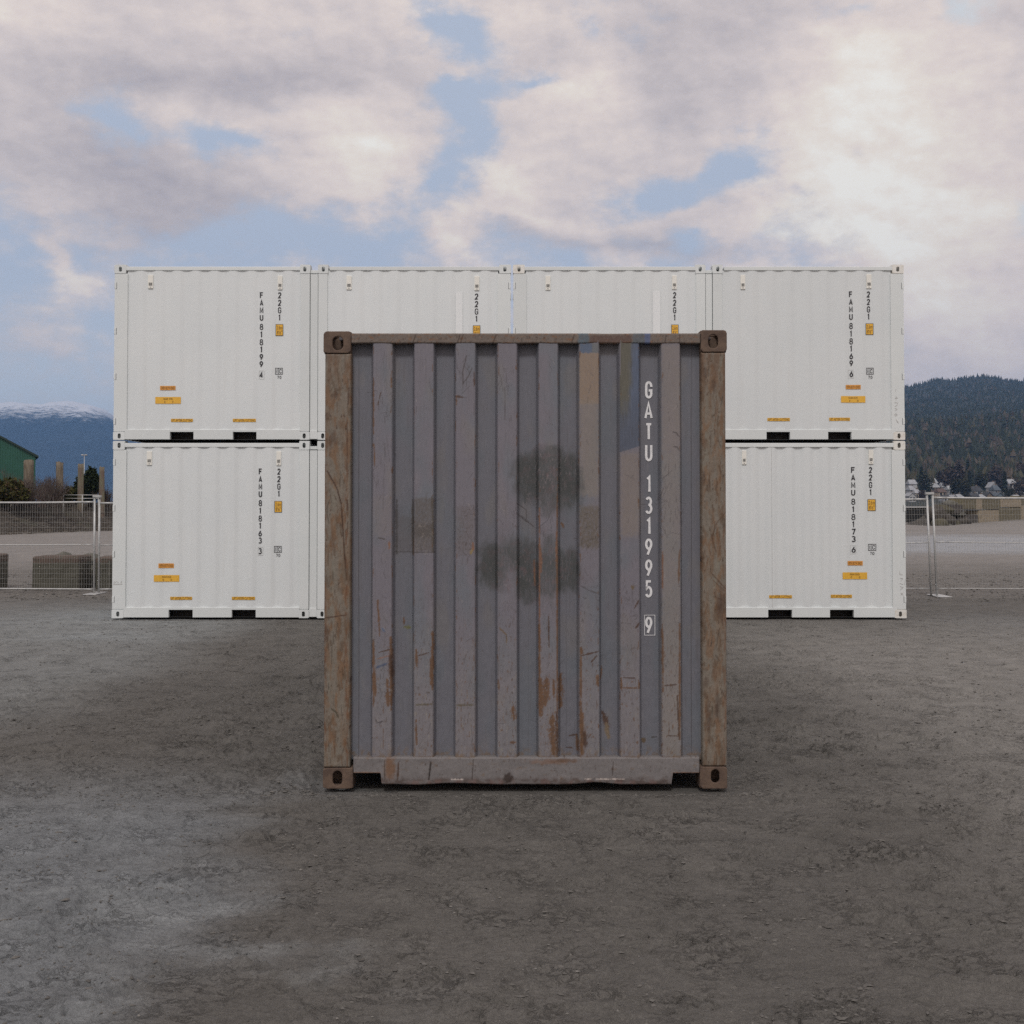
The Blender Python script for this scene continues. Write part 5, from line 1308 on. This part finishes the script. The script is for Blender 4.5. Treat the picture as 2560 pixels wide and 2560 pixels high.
for (px, py, sx_, sz_, mt) in ((2348, 1310, .65, .45, m_rk_moss), (2366, 1302, .8, .6, m_bl_dark), (2368, 1276, .9, .5, m_rk_moss), (2398, 1286, 1.0, .28, m_rock), (2384, 1312, .6, .4, m_rk_moss), (2402, 1306, .8, .5, m_bl_dark), (2386, 1260, .7, .3, m_rock), (2364, 1316, .5, .3, m_rock), (2352, 1288, .8, .8, m_bl_dark)):
    x, Y = wpt(px); rock("rubble_rock", rub[k_], x, Y + (1.2 if py < 1290 else 0), H + (1262 - py) / F * Y, sx_, .8, sz_, mt, 40 + k_, "rocks of the rubble beside the wall"); k_ += 1
# rubble bank under the upper course so nothing floats
bkx = np.linspace(2330, 2700, 60); bky = np.linspace(.9, 9, 14)
BP, BD = np.meshgrid(bkx, bky); bX, bY = wpt(BP); bY = bY + BD + .2
bZ = sstep(BD, .6, 2.2) * (np.interp(BP, [2340, 2352, 2380, 2440, 2700], [0, .3, .9, 1.0, 1.2])) * sstep(BD, 9.2, 6) + .18 * fbm(BP / 14, BD / .8, 3, 150) * sstep(BP, 2340, 2352)
m_rub = mottled("mossy_rubble", (.06, .052, .04), (.04, .036, .03), 1.5, .95, bmp=.8, bd=.1)
rb = np_mesh("rubble_bank", np.stack([bX, bY, bZ - .03], -1), grid_faces(*BP.shape), m_rub); rb['kind'] = 'structure'
# dark quay wall with a pale cap, right at the stack's edge
YQ = G(2290, 1306)[1]
q0, q1 = bx(1900, YQ), bx(2318, YQ)
qw = thing("quay_wall", "black quay wall with a pale cap rail, seen between the white stack and the fence posts", "wall", ((q0 + q1) / 2, YQ, 0))
mb = MB(); mb.box(q0, q1, YQ, YQ + .8, -.05, zB(1270, YQ))
for i in range(int((q1 - q0) / .8)): mb.box(q0 + .1 + i * .8, q0 + .45 + i * .8, YQ - .12, YQ - .002, -.05, zB(1272, YQ))
mb.build("sheet_piles", m_shade_pile, qw)
mb = MB(); mb.bevel_box(q0, q1 + .1, YQ - .2, YQ + .9, zB(1270, YQ) + .002, zB(1266.5, YQ), .03); mb.build("cap_rail", m_galv, qw)

# ------------------------------------------------------------------ left: earth bank, pilings, shrubs, green shed
ep = np.linspace(-420, 620, 220); ed = np.linspace(0, 26, 60)
EP, ED = np.meshgrid(ep, ed); EY0 = np.interp(EP, [-420, 0, 280, 620], [57, 68.5, 79.5, 95])
EY = EY0 + ED; EX = (EP - CX) / F * EY
EZ = (sstep(ED, 0, 6.5) * 1.75 * (1 + .25 * fbm(EX / 5, EY / 4, 3, 160)) * sstep(ED, 26, 20) + .28 * fbm(EX / .9, EY / .9, 4, 161) * sstep(ED, -.5, 1.5)) * sstep(EP, 640, 520)
EZ += -.08
ec = np.ones(EX.shape + (3,)) * np.array([.052, .044, .036]) * (1 + .8 * fbm(EX / .6, EY / .5, 4, 162)[..., None])
gm_ = sstep(fbm(EX / 1.2, EY / 1.4, 4, 163), .15, .4)[..., None]; ec = ec * (1 - .5 * gm_) + np.array([.07, .072, .04]) * .5 * gm_
ec = np.clip(ec, .008, 1)
m_bank = col_mat("debris_earth", .95, .5, 3.5, .8, .1)
bank = np_mesh("earth_bank", np.stack([EX, EY, EZ], -1), grid_faces(*EP.shape), m_bank, cols=ec); bank['kind'] = 'structure'

def foliage(mb, cx, cy, cz, rx, ry, rz_, n, size, cols, seed, fill=.55):
    r = np.random.default_rng(seed)
    for _ in range(n):
        d = r.normal(size=3); d /= np.linalg.norm(d); rr = (fill + (1 - fill) * r.random()) * (1 + .22 * float(perlin(d[0] * 2.2 + seed, d[2] * 2.2 + d[1], seed)))
        p = np.array([cx, cy, cz]) + d * np.array([rx, ry, rz_]) * rr
        a = r.normal(size=3); a /= np.linalg.norm(a); b_ = np.cross(a, r.normal(size=3)); b_ /= np.linalg.norm(b_); s = size * (.5 + r.random())
        c = tuple(np.array(cols[r.integers(len(cols))]) * (.6 + .8 * r.random()))
        mb.add([p - a * s, p - b_ * s * .5, p + a * s, p + b_ * s * .5], [(0, 1, 2, 3)], c)
m_leaf = col_mat("shrub_foliage", .9, .2, 3, spec=.15)
m_bark = mottled("bark", (.09, .07, .055), (.06, .048, .04), 6, .95)
OLIVE = [(.050, .052, .016), (.066, .060, .022), (.040, .042, .014), (.085, .062, .035)]
DARKG = [(.020, .030, .014), (.030, .040, .018), (.015, .022, .012)]
TWIG = [(.10, .085, .075), (.085, .068, .062), (.12, .105, .09), (.10, .07, .065)]
def bush(name, label, cat, px, py0, py1, wpx, Y, cols, seed, n=900, size=.12, group=None):
    x = (px - CX) / F * Y; zt, z0 = zB(py0, Y), zB(py1, Y); w = wpx / F * Y / 2
    ob = thing(name, label, cat, (x, Y, z0), group)
    mb = MB(); h_ = zt - z0
    foliage(mb, x, Y, z0 + h_ * .52, w, w * .8, h_ * .5, n, size, cols, seed)
    foliage(mb, x - w * .4, Y - .2, z0 + h_ * .35, w * .6, w * .6, h_ * .34, n // 3, size, cols, seed + 1)
    mb.build("crown", m_leaf, ob)
    mb = MB(); r = random.Random(seed)
    for k in range(4): mb.tube((x + (k - 1.5) * .12, Y, z0 - .3), (x + r.uniform(-.5, .5) * w, Y + r.uniform(-.3, .3), z0 + h_ * .6), .06, .02, 6)
    mb.build("trunk", m_bark, ob, True)
    return ob
def bare(name, label, px, py0, py1, wpx, Y, seed, n=26, group=None):
    x = (px - CX) / F * Y; z0 = zB(py1, Y); h_ = zB(py0, Y) - z0; w = wpx / F * Y / 2
    r = random.Random(seed); mb = MB()
    def twig(p, d, l, rad, lev):
        q = p + d * l; mb.tube(p, q, rad, rad * .6, 4 if lev else 5, TWIG[r.randrange(4)], False)
        if lev < 3:
            for _ in range(3 if lev < 2 else 2):
                nd = (d + Vector((r.gauss(0, .45), r.gauss(0, .45), r.gauss(.1, .3)))).normalized(); twig(p + d * l * r.uniform(.45, 1), nd, l * r.uniform(.45, .75), rad * .6, lev + 1)
    for _ in range(n):
        b_ = Vector((x + r.uniform(-1, 1) * w * .8, Y + r.uniform(-.6, .6), z0 - .15)); d = Vector((r.gauss(0, .28), r.gauss(0, .2), 1)).normalized(); twig(b_, d, h_ * r.uniform(.24, .5), .028, 0)
    o = mb.build(name, m_leaf); tag(o, label, "shrub", group); return o
gS = "bare shrubs on the earth bank"
bush("olive_bush", "dense olive green bush at the left edge, below the green shed", "bush", 14, 1196, 1266, 120, 74, OLIVE, 5, 1900, .12)
bush("olive_bush", "low olive bush left of the frame edge, below the green shed", "bush", -70, 1190, 1262, 110, 73, OLIVE, 6, 1000, .13)
bush("evergreen_shrub", "rounded dark green evergreen between the two thin pilings", "bush", 228, 1168, 1256, 42, 83, DARKG, 7, 2200, .11)
bush("evergreen_shrub", "small dark evergreen sprig left of the second thin piling", "bush", 194, 1194, 1250, 16, 82, DARKG, 8, 400, .10)
bush("olive_bush", "low yellow-green bush right of the broad broken piling", "bush", 174, 1216, 1258, 36, 81, OLIVE[:3], 9, 700, .10)
for i, (px, p0, w, Y, lb) in enumerate(((104, 1158, 54, 79, "tall bare grey shrub right of the green shed's corner"), (130, 1168, 40, 77, "bare twiggy shrub left of the broad broken piling"), (58, 1170, 60, 76, "bare brown shrub in front of the green shed's corner"), (90, 1200, 90, 75, "low tangled bare shrub on the bank crest"), (30, 1120, 40, 80, "tall thin bare sapling in front of the green shed wall"), (262, 1200, 40, 83, "bare grey shrub by the last piling at the stack's edge"), (180, 1195, 50, 84, "bare shrub between the broad piling and the thin one"))):
    bare("bare_shrub", lb, px, p0, 1262, w, Y, 60 + i, 40 if i != 4 else 6, gS)

# dead grass and twigs lying over the bank: uncountable
r = np.random.default_rng(77); n = 7000
pp = -400 + 1000 * r.random(n); dd = 26 * r.random(n) ** 1.2 * .45; Y_ = np.interp(pp, [-420, 0, 280, 620], [57, 68.5, 79.5, 95]) + dd; X_ = (pp - CX) / F * Y_
Zs = sstep(dd, 0, 6.5) * 1.75 * (1 + .25 * fbm(X_ / 5, Y_ / 4, 3, 160)) + .28 * fbm(X_ / .9, Y_ / .9, 4, 161) * sstep(dd, -.5, 1.5)
Zs = Zs * sstep(pp, 640, 520) - .08
a_ = r.normal(size=(n, 3)) * np.array([.22, .12, .10]); w_ = np.array([0, 0, .022]); p_ = np.stack([X_, Y_ - .04, Zs + .06], -1)
V = np.stack([p_ - a_, p_ + a_, p_ + a_ * .9 + w_, p_ - a_ * .9 + w_], 1).reshape(-1, 3)
cg = np.array([(.16, .14, .12), (.10, .085, .07), (.05, .042, .034), (.24, .23, .21)])[r.choice(4, n, p=[.35, .35, .26, .04])]
lit_ = np_mesh("dead_twigs", V, np.arange(4 * n).reshape(-1, 4), m_leaf, cols=np.repeat(cg, 4, 0), smooth=False)
tag(lit_, "dead twigs and dry stalks strewn over the earth bank", "brush", kind='stuff')

m_pile = mottled("weathered_timber", (.20, .17, .13), (.11, .085, .06), 2.5, .95, 0, (3, 3, .4), .8, .05)
m_pilem = mottled("mossy_timber", (.17, .165, .11), (.15, .11, .09), 2.5, .95, 0, (3, 3, .4), .8, .05)
gP = "timber pilings on the earth bank"
def piling(label, px, wpx, py0, Y, mat, seed, lean=0.0):
    x = (px - CX) / F * Y; zt = zB(py0, Y); rad = wpx / F * Y / 2; n = 14; r = np.random.default_rng(seed)
    ob = thing("timber_piling", label, "piling", (x, Y, .6), gP)
    mb = MB(); V = []; k = 12
    for j in range(k + 1):
        z = .6 + (zt - .6) * j / k
        for i in range(n):
            a = 2 * math.pi * i / n; q = rad * (1.06 - .1 * j / k) * (1 + .13 * float(perlin(math.cos(a) * 1.5 + seed, math.sin(a) * 1.5 + z * .35, seed)))
            dz = .28 * rad * float(perlin(math.cos(a) * 1.3 + seed, math.sin(a) * 1.3, seed + 2)) * 2 if j == k else 0
            V.append((x + lean * (z - .6) + q * math.cos(a), Y + q * math.sin(a), z + dz))
    mb.add(V, [(j * n + i, j * n + (i + 1) % n, (j + 1) * n + (i + 1) % n, (j + 1) * n + i) for j in range(k) for i in range(n)] + [tuple(k * n + i for i in range(n))])
    mb.build("shaft", mat, ob, True)
    return ob
piling("broad broken timber piling, half hidden by shrubs at the green shed's corner", 71, 24, 1152, 79, m_pile, 1)
piling("broad weathered timber piling with a ragged top, in the middle of the row", 149, 18, 1155.5, 80, m_pile, 2)
piling("thin mossy timber piling beside the lamp pole", 200.5, 14.5, 1160, 81, m_pilem, 3, .01)
piling("thin mossy timber piling nearest the white stack", 255, 13, 1168, 82, m_pilem, 4, -.005)

YL = 88
lp = thing("lamp_pole", "slender lamp pole with two small heads behind the pilings", "lamp post", ((210 - CX) / F * YL, YL, .2))
x = lp.location.x; mb = MB(); mb.tube((x, YL, .2), (x, YL, zB(1139, YL)), .035, .022, 8); mb.build("pole", m_galv, lp, True)
for s_ in (-1, 1):
    mb = MB(); mb.tube((x, YL, zB(1140, YL)), (x + s_ * .09, YL, zB(1138.4, YL)), .018, n=6); mb.bevel_box(x + s_ * .12 - .07, x + s_ * .12 + .07, YL - .12, YL + .12, zB(1139, YL), zB(1136, YL), .02); mb.build("lamp_head", m_galv, lp)
# far post-and-wire fence on the bank
YF2 = 77.5
wf_ = thing("wire_fence", "low grey post and wire fence on the bank behind the shrubs", "fence", ((200 - CX) / F * YF2, YF2, 1.0))
for px in (159, 206, 246):
    x = (px - CX) / F * YF2; mb = MB(); mb.tube((x, YF2, .9), (x, YF2, zB(1237, YF2)), .03, n=6); mb.build("post", m_galv, wf_, True)
mb = MB()
for v in (1237.5, 1246): mb.tube(((159 - CX) / F * YF2, YF2, zB(v, YF2)), ((246 - CX) / F * YF2, YF2, zB(v, YF2)), .022, n=6)
mb.build("rail", m_galv, wf_, True)

# green shed
YS = 150.0
m_green, N, b = new_mat("green_sheet_metal"); tc = N.node('ShaderNodeTexCoord').outputs['Object']
wv_ = N.node('ShaderNodeTexWave'); wv_.bands_direction = 'X'; wv_.inputs['Scale'].default_value = 1.1; N.put(wv_.inputs['Vector'], tc)
N.put(b.inputs['Base Color'], N.mix(N.ss(N.noise(tc, .5, 4, .6), .3, .7), (.006, .062, .040), (.010, .078, .052))); b.inputs['Roughness'].default_value = .5; bump(N, b, wv_.outputs['Fac'], .4, .06)
m_dgreen = mottled("dark_green_trim", (.006, .02, .016), (.01, .026, .02), 2, .6)
sx_ = lambda px: (px - CX) / F * YS
xe, ze = sx_(88), zB(1141, YS); xm, zm = sx_(-150), zB(1141 - 238 * .55, YS); xw = 2 * xm - xe
shed = thing("green_shed", "big green gabled metal shed with a dark roof edge at the left edge", "shed", (xe, YS, 0))
shed.rotation_euler = (0, 0, RAD(24))
mb = MB(); mb.add([(xw, YS, -.1), (xe, YS, -.1), (xe, YS, ze), (xm, YS, zm), (xw, YS, ze), (xw, YS + 40, -.1), (xe, YS + 40, -.1), (xe, YS + 40, ze), (xm, YS + 40, zm), (xw, YS + 40, ze)], [(0, 1, 2, 3, 4), (9, 8, 7, 6, 5), (1, 6, 7, 2), (5, 0, 4, 9)]); mb.build("wall", m_green, shed)
for (xa_, za_, xb_, zb_) in ((xm, zm, xe + .35, ze - .2), (xw - .35, ze - .2, xm, zm)):
    mb = MB(); t_ = .28; mb.add([(xa_, YS - .3, za_ + .02), (xb_, YS - .3, zb_ + .02), (xb_, YS - .3, zb_ + t_), (xa_, YS - .3, za_ + t_), (xa_, YS + 40.3, za_ + .02), (xb_, YS + 40.3, zb_ + .02), (xb_, YS + 40.3, zb_ + t_), (xa_, YS + 40.3, za_ + t_)], [(0, 1, 2, 3), (7, 6, 5, 4), (3, 2, 6, 7), (4, 5, 1, 0), (1, 5, 6, 2), (0, 3, 7, 4)]); mb.build("roof", m_dgreen, shed)
mb = MB(); mb.bevel_box(xm - 3, xm + 3, YS - .12, YS - .01, 0, 5, .03); mb.build("roller_door", m_dgreen, shed)

# ------------------------------------------------------------------ right: houses and trees by the shore
m_hw = [mottled(n_, a, b_, .5, .8) for n_, a, b_ in (("white_siding", (.36, .36, .36), (.44, .44, .43)), ("grey_siding", (.26, .28, .29), (.32, .33, .34)), ("brown_siding", (.14, .11, .085), (.18, .14, .11)), ("blue_siding", (.12, .15, .17), (.15, .18, .20)), ("beige_siding", (.42, .36, .28), (.48, .42, .34)))]
m_hr = [mottled(n_, a, b_, .4, .85) for n_, a, b_ in (("dark_shingles", (.035, .037, .042), (.05, .052, .055)), ("pale_roof", (.28, .29, .31), (.36, .37, .38)), ("brown_shingles", (.09, .06, .05), (.12, .08, .065)), ("blue_grey_shingles", (.08, .10, .12), (.10, .12, .14)))]
m_pane = mottled("dark_window_glass", (.02, .025, .03), (.05, .055, .06), 1, .2)
gH = "houses on the far shore"
def house(label, px, py, wpx, hpx, Y, wm, rm_, gable_front=False, floors=2):
    wpx *= .62; w = wpx / F * Y; x = (px - CX) / F * Y; z = float(hill_z(np.array([x]), np.array([Y]))[0]) - .6
    zt = z + (zB(py, Y) - z) * .8; zw = z + (zt - z) * .66; d = 9.0
    ob = thing("house", label, "house", (x, Y, z), gH)
    mb = MB(); mb.box(x - w / 2, x + w / 2, Y, Y + d, z - 3, zw)
    if gable_front: mb.add([(x - w / 2, Y + .001, zw), (x + w / 2, Y + .001, zw), (x, Y + .001, zt - .1)], [(0, 1, 2)])
    mb.build("wall", m_hw[wm], ob)
    mb = MB(); o_ = .5
    if gable_front:
        for s_ in (-1, 1): mb.add([(x, Y - o_, zt), (x + s_ * (w / 2 + o_), Y - o_, zw - .15), (x + s_ * (w / 2 + o_), Y + d + o_, zw - .15), (x, Y + d + o_, zt), (x, Y - o_, zt + .25), (x + s_ * (w / 2 + o_), Y - o_, zw + .1), (x + s_ * (w / 2 + o_), Y + d + o_, zw + .1), (x, Y + d + o_, zt + .25)], [(0, 1, 2, 3), (4, 5, 6, 7), (0, 1, 5, 4), (1, 2, 6, 5), (2, 3, 7, 6)])
    else:
        mb.add([(x - w / 2 - o_, Y - o_, zw), (x + w / 2 + o_, Y - o_, zw), (x + w / 2 - .2, Y + d / 2, zt), (x - w / 2 + .2, Y + d / 2, zt), (x - w / 2 - o_, Y + d + o_, zw), (x + w / 2 + o_, Y + d + o_, zw)], [(0, 1, 2, 3), (4, 3, 2, 5), (0, 3, 4), (1, 5, 2), (0, 4, 5, 1)])
    mb.build("roof", m_hr[rm_], ob)
    nw = max(2, int(w / 3.2)); fl = max(1, floors)
    for f_ in range(fl):
        for i in range(nw):
            if (i * 7 + f_ * 3 + int(px)) % 5 == 4: continue
            cx_ = x - w / 2 + (i + .5) * w / nw; cz = z + (zw - z) * (f_ + .55) / fl; hw_ = (zw - z) / fl * .28
            mb = MB(); mb.box(cx_ - w / nw * .3, cx_ + w / nw * .3, Y - .06, Y + .05, cz - hw_, cz + hw_); mb.build("window", m_pane, ob)
    mb = MB(); mb.box(x + w * .22, x + w * .22 + .9, Y + d * .6, Y + d * .6 + .9, zw, zt + .9); mb.build("chimney", m_hw[2], ob)
    return ob
HS = [("white waterside house at the foot of the hill, beside the white stack's edge", 2281, 1226, 26, 0, 690, 0, 1, True, 1),
      ("small white house half way up the slope beside the white stack", 2282, 1206, 18, 0, 760, 0, 1, False, 2), ("white flat-fronted house highest beside the white stack", 2284, 1190, 30, 0, 840, 0, 1, False, 2),
      ("brown house with a pale roof left of the dark round trees", 2338, 1200, 34, 0, 800, 2, 1, False, 2), ("white house above the brown one, near the dark wood", 2336, 1187, 26, 0, 860, 0, 1, False, 1),
      ("beige house with a brown roof above the fence clip", 2357, 1214, 30, 0, 735, 4, 2, False, 2), ("low white house by the water right of the fence clip", 2368, 1232, 26, 0, 690, 0, 0, False, 1), ("small white boathouse by the water, right of the low house", 2388, 1233, 18, 0, 688, 0, 1, True, 1),
      ("large grey house with a long dark roof, in the middle of the shore", 2442, 1206, 46, 0, 720, 1, 0, False, 2), ("white-trimmed dark house under the large grey one", 2440, 1226, 32, 0, 690, 1, 0, False, 2),
      ("white house with a steep roof, right of the long dark roof", 2486, 1196, 24, 0, 770, 0, 1, True, 2), ("grey three-storey house beside the steep white one", 2494, 1204, 22, 0, 740, 1, 3, False, 3),
      ("low gabled house with a white gable edge by the water", 2474, 1224, 22, 0, 690, 2, 0, True, 1), ("pale blue house by the water at the right", 2500, 1226, 26, 0, 692, 3, 3, True, 1),
      ("broad white house high on the right, under the wood", 2532, 1189, 30, 0, 850, 0, 1, False, 2), ("small pale house high in the trees, above the long dark roof", 2434, 1180, 12, 0, 900, 0, 1, False, 1), ("small pale house high in the trees, right of its twin", 2462, 1179, 14, 0, 900, 4, 1, False, 1),
      ("pale house half hidden by bare trees at the right edge", 2556, 1218, 16, 0, 740, 0, 1, False, 2)]
HS += [("tiny pale house low at the stack's edge, below the small white one", 2296, 1216, 20, 0, 720, 4, 1, False, 1), ("tiny white house between the stack's edge and the brown house, high up", 2318, 1190, 20, 0, 850, 0, 1, False, 1),
       ("tiny grey house above the beige house", 2362, 1198, 20, 0, 800, 1, 1, False, 1), ("tiny white house left of the big round tree, half way up", 2378, 1206, 18, 0, 760, 0, 1, False, 1),
       ("tiny pale house right of the big round trees, by the water", 2402, 1230, 22, 0, 689, 4, 1, False, 1), ("tiny white house above the round trees under the wood", 2404, 1184, 18, 0, 890, 0, 1, False, 1),
       ("tiny white house at the waterside between the grey house and the gabled one", 2458, 1230, 18, 0, 688, 0, 1, False, 1), ("tiny pale house high between the steep house and the broad white one", 2508, 1186, 20, 0, 880, 4, 1, False, 1),
       ("tiny white house under the broad white house at the right", 2526, 1206, 20, 0, 770, 0, 0, False, 1), ("tiny grey house by the water at the right edge", 2546, 1232, 24, 0, 690, 1, 1, False, 1)]
for hh in HS: house(*hh)
gT = "trees between the houses on the far shore"
def conifer(h, rad, n, seed, cols):
    mb = MB(); r = np.random.default_rng(seed)
    for _ in range(n):
        t = r.random() ** .8; z = h * (.10 + .90 * t); q = rad * (1 - t) ** .8 * (.45 + .6 * r.random()) + .15; a = r.random() * 6.283
        p = np.array([q * math.cos(a), q * math.sin(a), z]); o_ = np.array([math.cos(a), math.sin(a), -.45]) * (.6 + .5 * r.random()) * h / 16; s_ = np.array([-math.sin(a), math.cos(a), 0]) * (.35 + .3 * r.random()) * h / 16
        c = tuple(np.array(cols[r.integers(len(cols))]) * (.6 + .8 * r.random()))
        mb.add([p - s_, p + o_, p + s_, p - o_ * .5 + np.array([0, 0, .3])], [(0, 1, 2, 3)], c)
    return mb
def tree(label, px, ptop, wpx, Y, kind, seed):
    x = (px - CX) / F * Y; z = float(hill_z(np.array([x]), np.array([Y]))[0]) - .5; h_ = zB(ptop, Y) - z; w = wpx / F * Y / 2
    ob = thing({'c': "conifer_tree", 'd': "bare_tree", 'g': "broadleaf_tree"}[kind], label, "tree", (x, Y, z), gT)
    if kind == 'c': mb = conifer(h_, w, 420, seed, [(.022, .034, .024), (.032, .042, .026), (.045, .045, .03)]); mb.build("crown", m_leaf, ob); bpy.context.view_layer.update()
    else:
        mb = MB(); cl = [(.07, .052, .045), (.055, .045, .04), (.085, .065, .052)] if kind == 'd' else [(.040, .042, .022), (.03, .034, .02), (.05, .045, .03)]
        foliage(mb, 0, 0, h_ * .58, w, w, h_ * .43, 600, h_ * .05, cl, seed, .35); mb.build("crown", m_leaf, ob)
    o = ob.children[0]; 
    if o.data.vertices:
        for vv in o.data.vertices: vv.co += Vector(ob.location)
    mb = MB(); mb.tube((x, Y, z - 1), (x, Y, z + h_ * .6), .35, .12, 7); mb.build("trunk", m_bark, ob, True)
for i, t_ in enumerate((("round dark tree between the white houses beside the stack", 2312, 1180, 40, 770, 'g'), ("dark conifer right of the white house beside the stack", 2304, 1166, 22, 800, 'c'), ("reddish bare tree above the beige house", 2372, 1162, 34, 800, 'd'), ("tall bare reddish tree in front of the wood, centre right", 2396, 1150, 30, 870, 'd'),
        ("big round dark olive tree left of the large grey house", 2390, 1192, 34, 720, 'g'), ("second round dark tree touching the large grey house", 2414, 1196, 28, 712, 'g'), ("conifer behind the long dark roof", 2424, 1176, 18, 790, 'c'), ("broad dark round tree between the long roof and the steep house", 2452, 1180, 32, 810, 'g'),
        ("reddish bare tree above the steep white house", 2490, 1160, 40, 860, 'd'), ("dark conifer standing right of the steep white house", 2512, 1178, 18, 760, 'c'), ("large brown bare tree at the right edge", 2548, 1192, 44, 735, 'd'), ("tall rounded bare tree at the right edge under the wood", 2556, 1152, 36, 900, 'd'),
        ("dark tree by the water right of the pale blue house", 2526, 1218, 26, 700, 'g'), ("thin conifer left of the fence clip", 2322, 1206, 14, 715, 'c'), ("tall slim conifer among the highest houses", 2420, 1150, 18, 930, 'c'), ("bare tree behind the small brown house", 2352, 1176, 24, 880, 'd'),
        ("dark conifer rising beside the stack's edge above the houses", 2276, 1158, 20, 900, 'c'), ("brown bare tree between the waterside house and the fence clip", 2304, 1224, 20, 695, 'd'), ("dark bush-like tree at the waterside below the large grey house", 2416, 1228, 16, 690, 'g'))):
    tree(*t_, 300 + i)
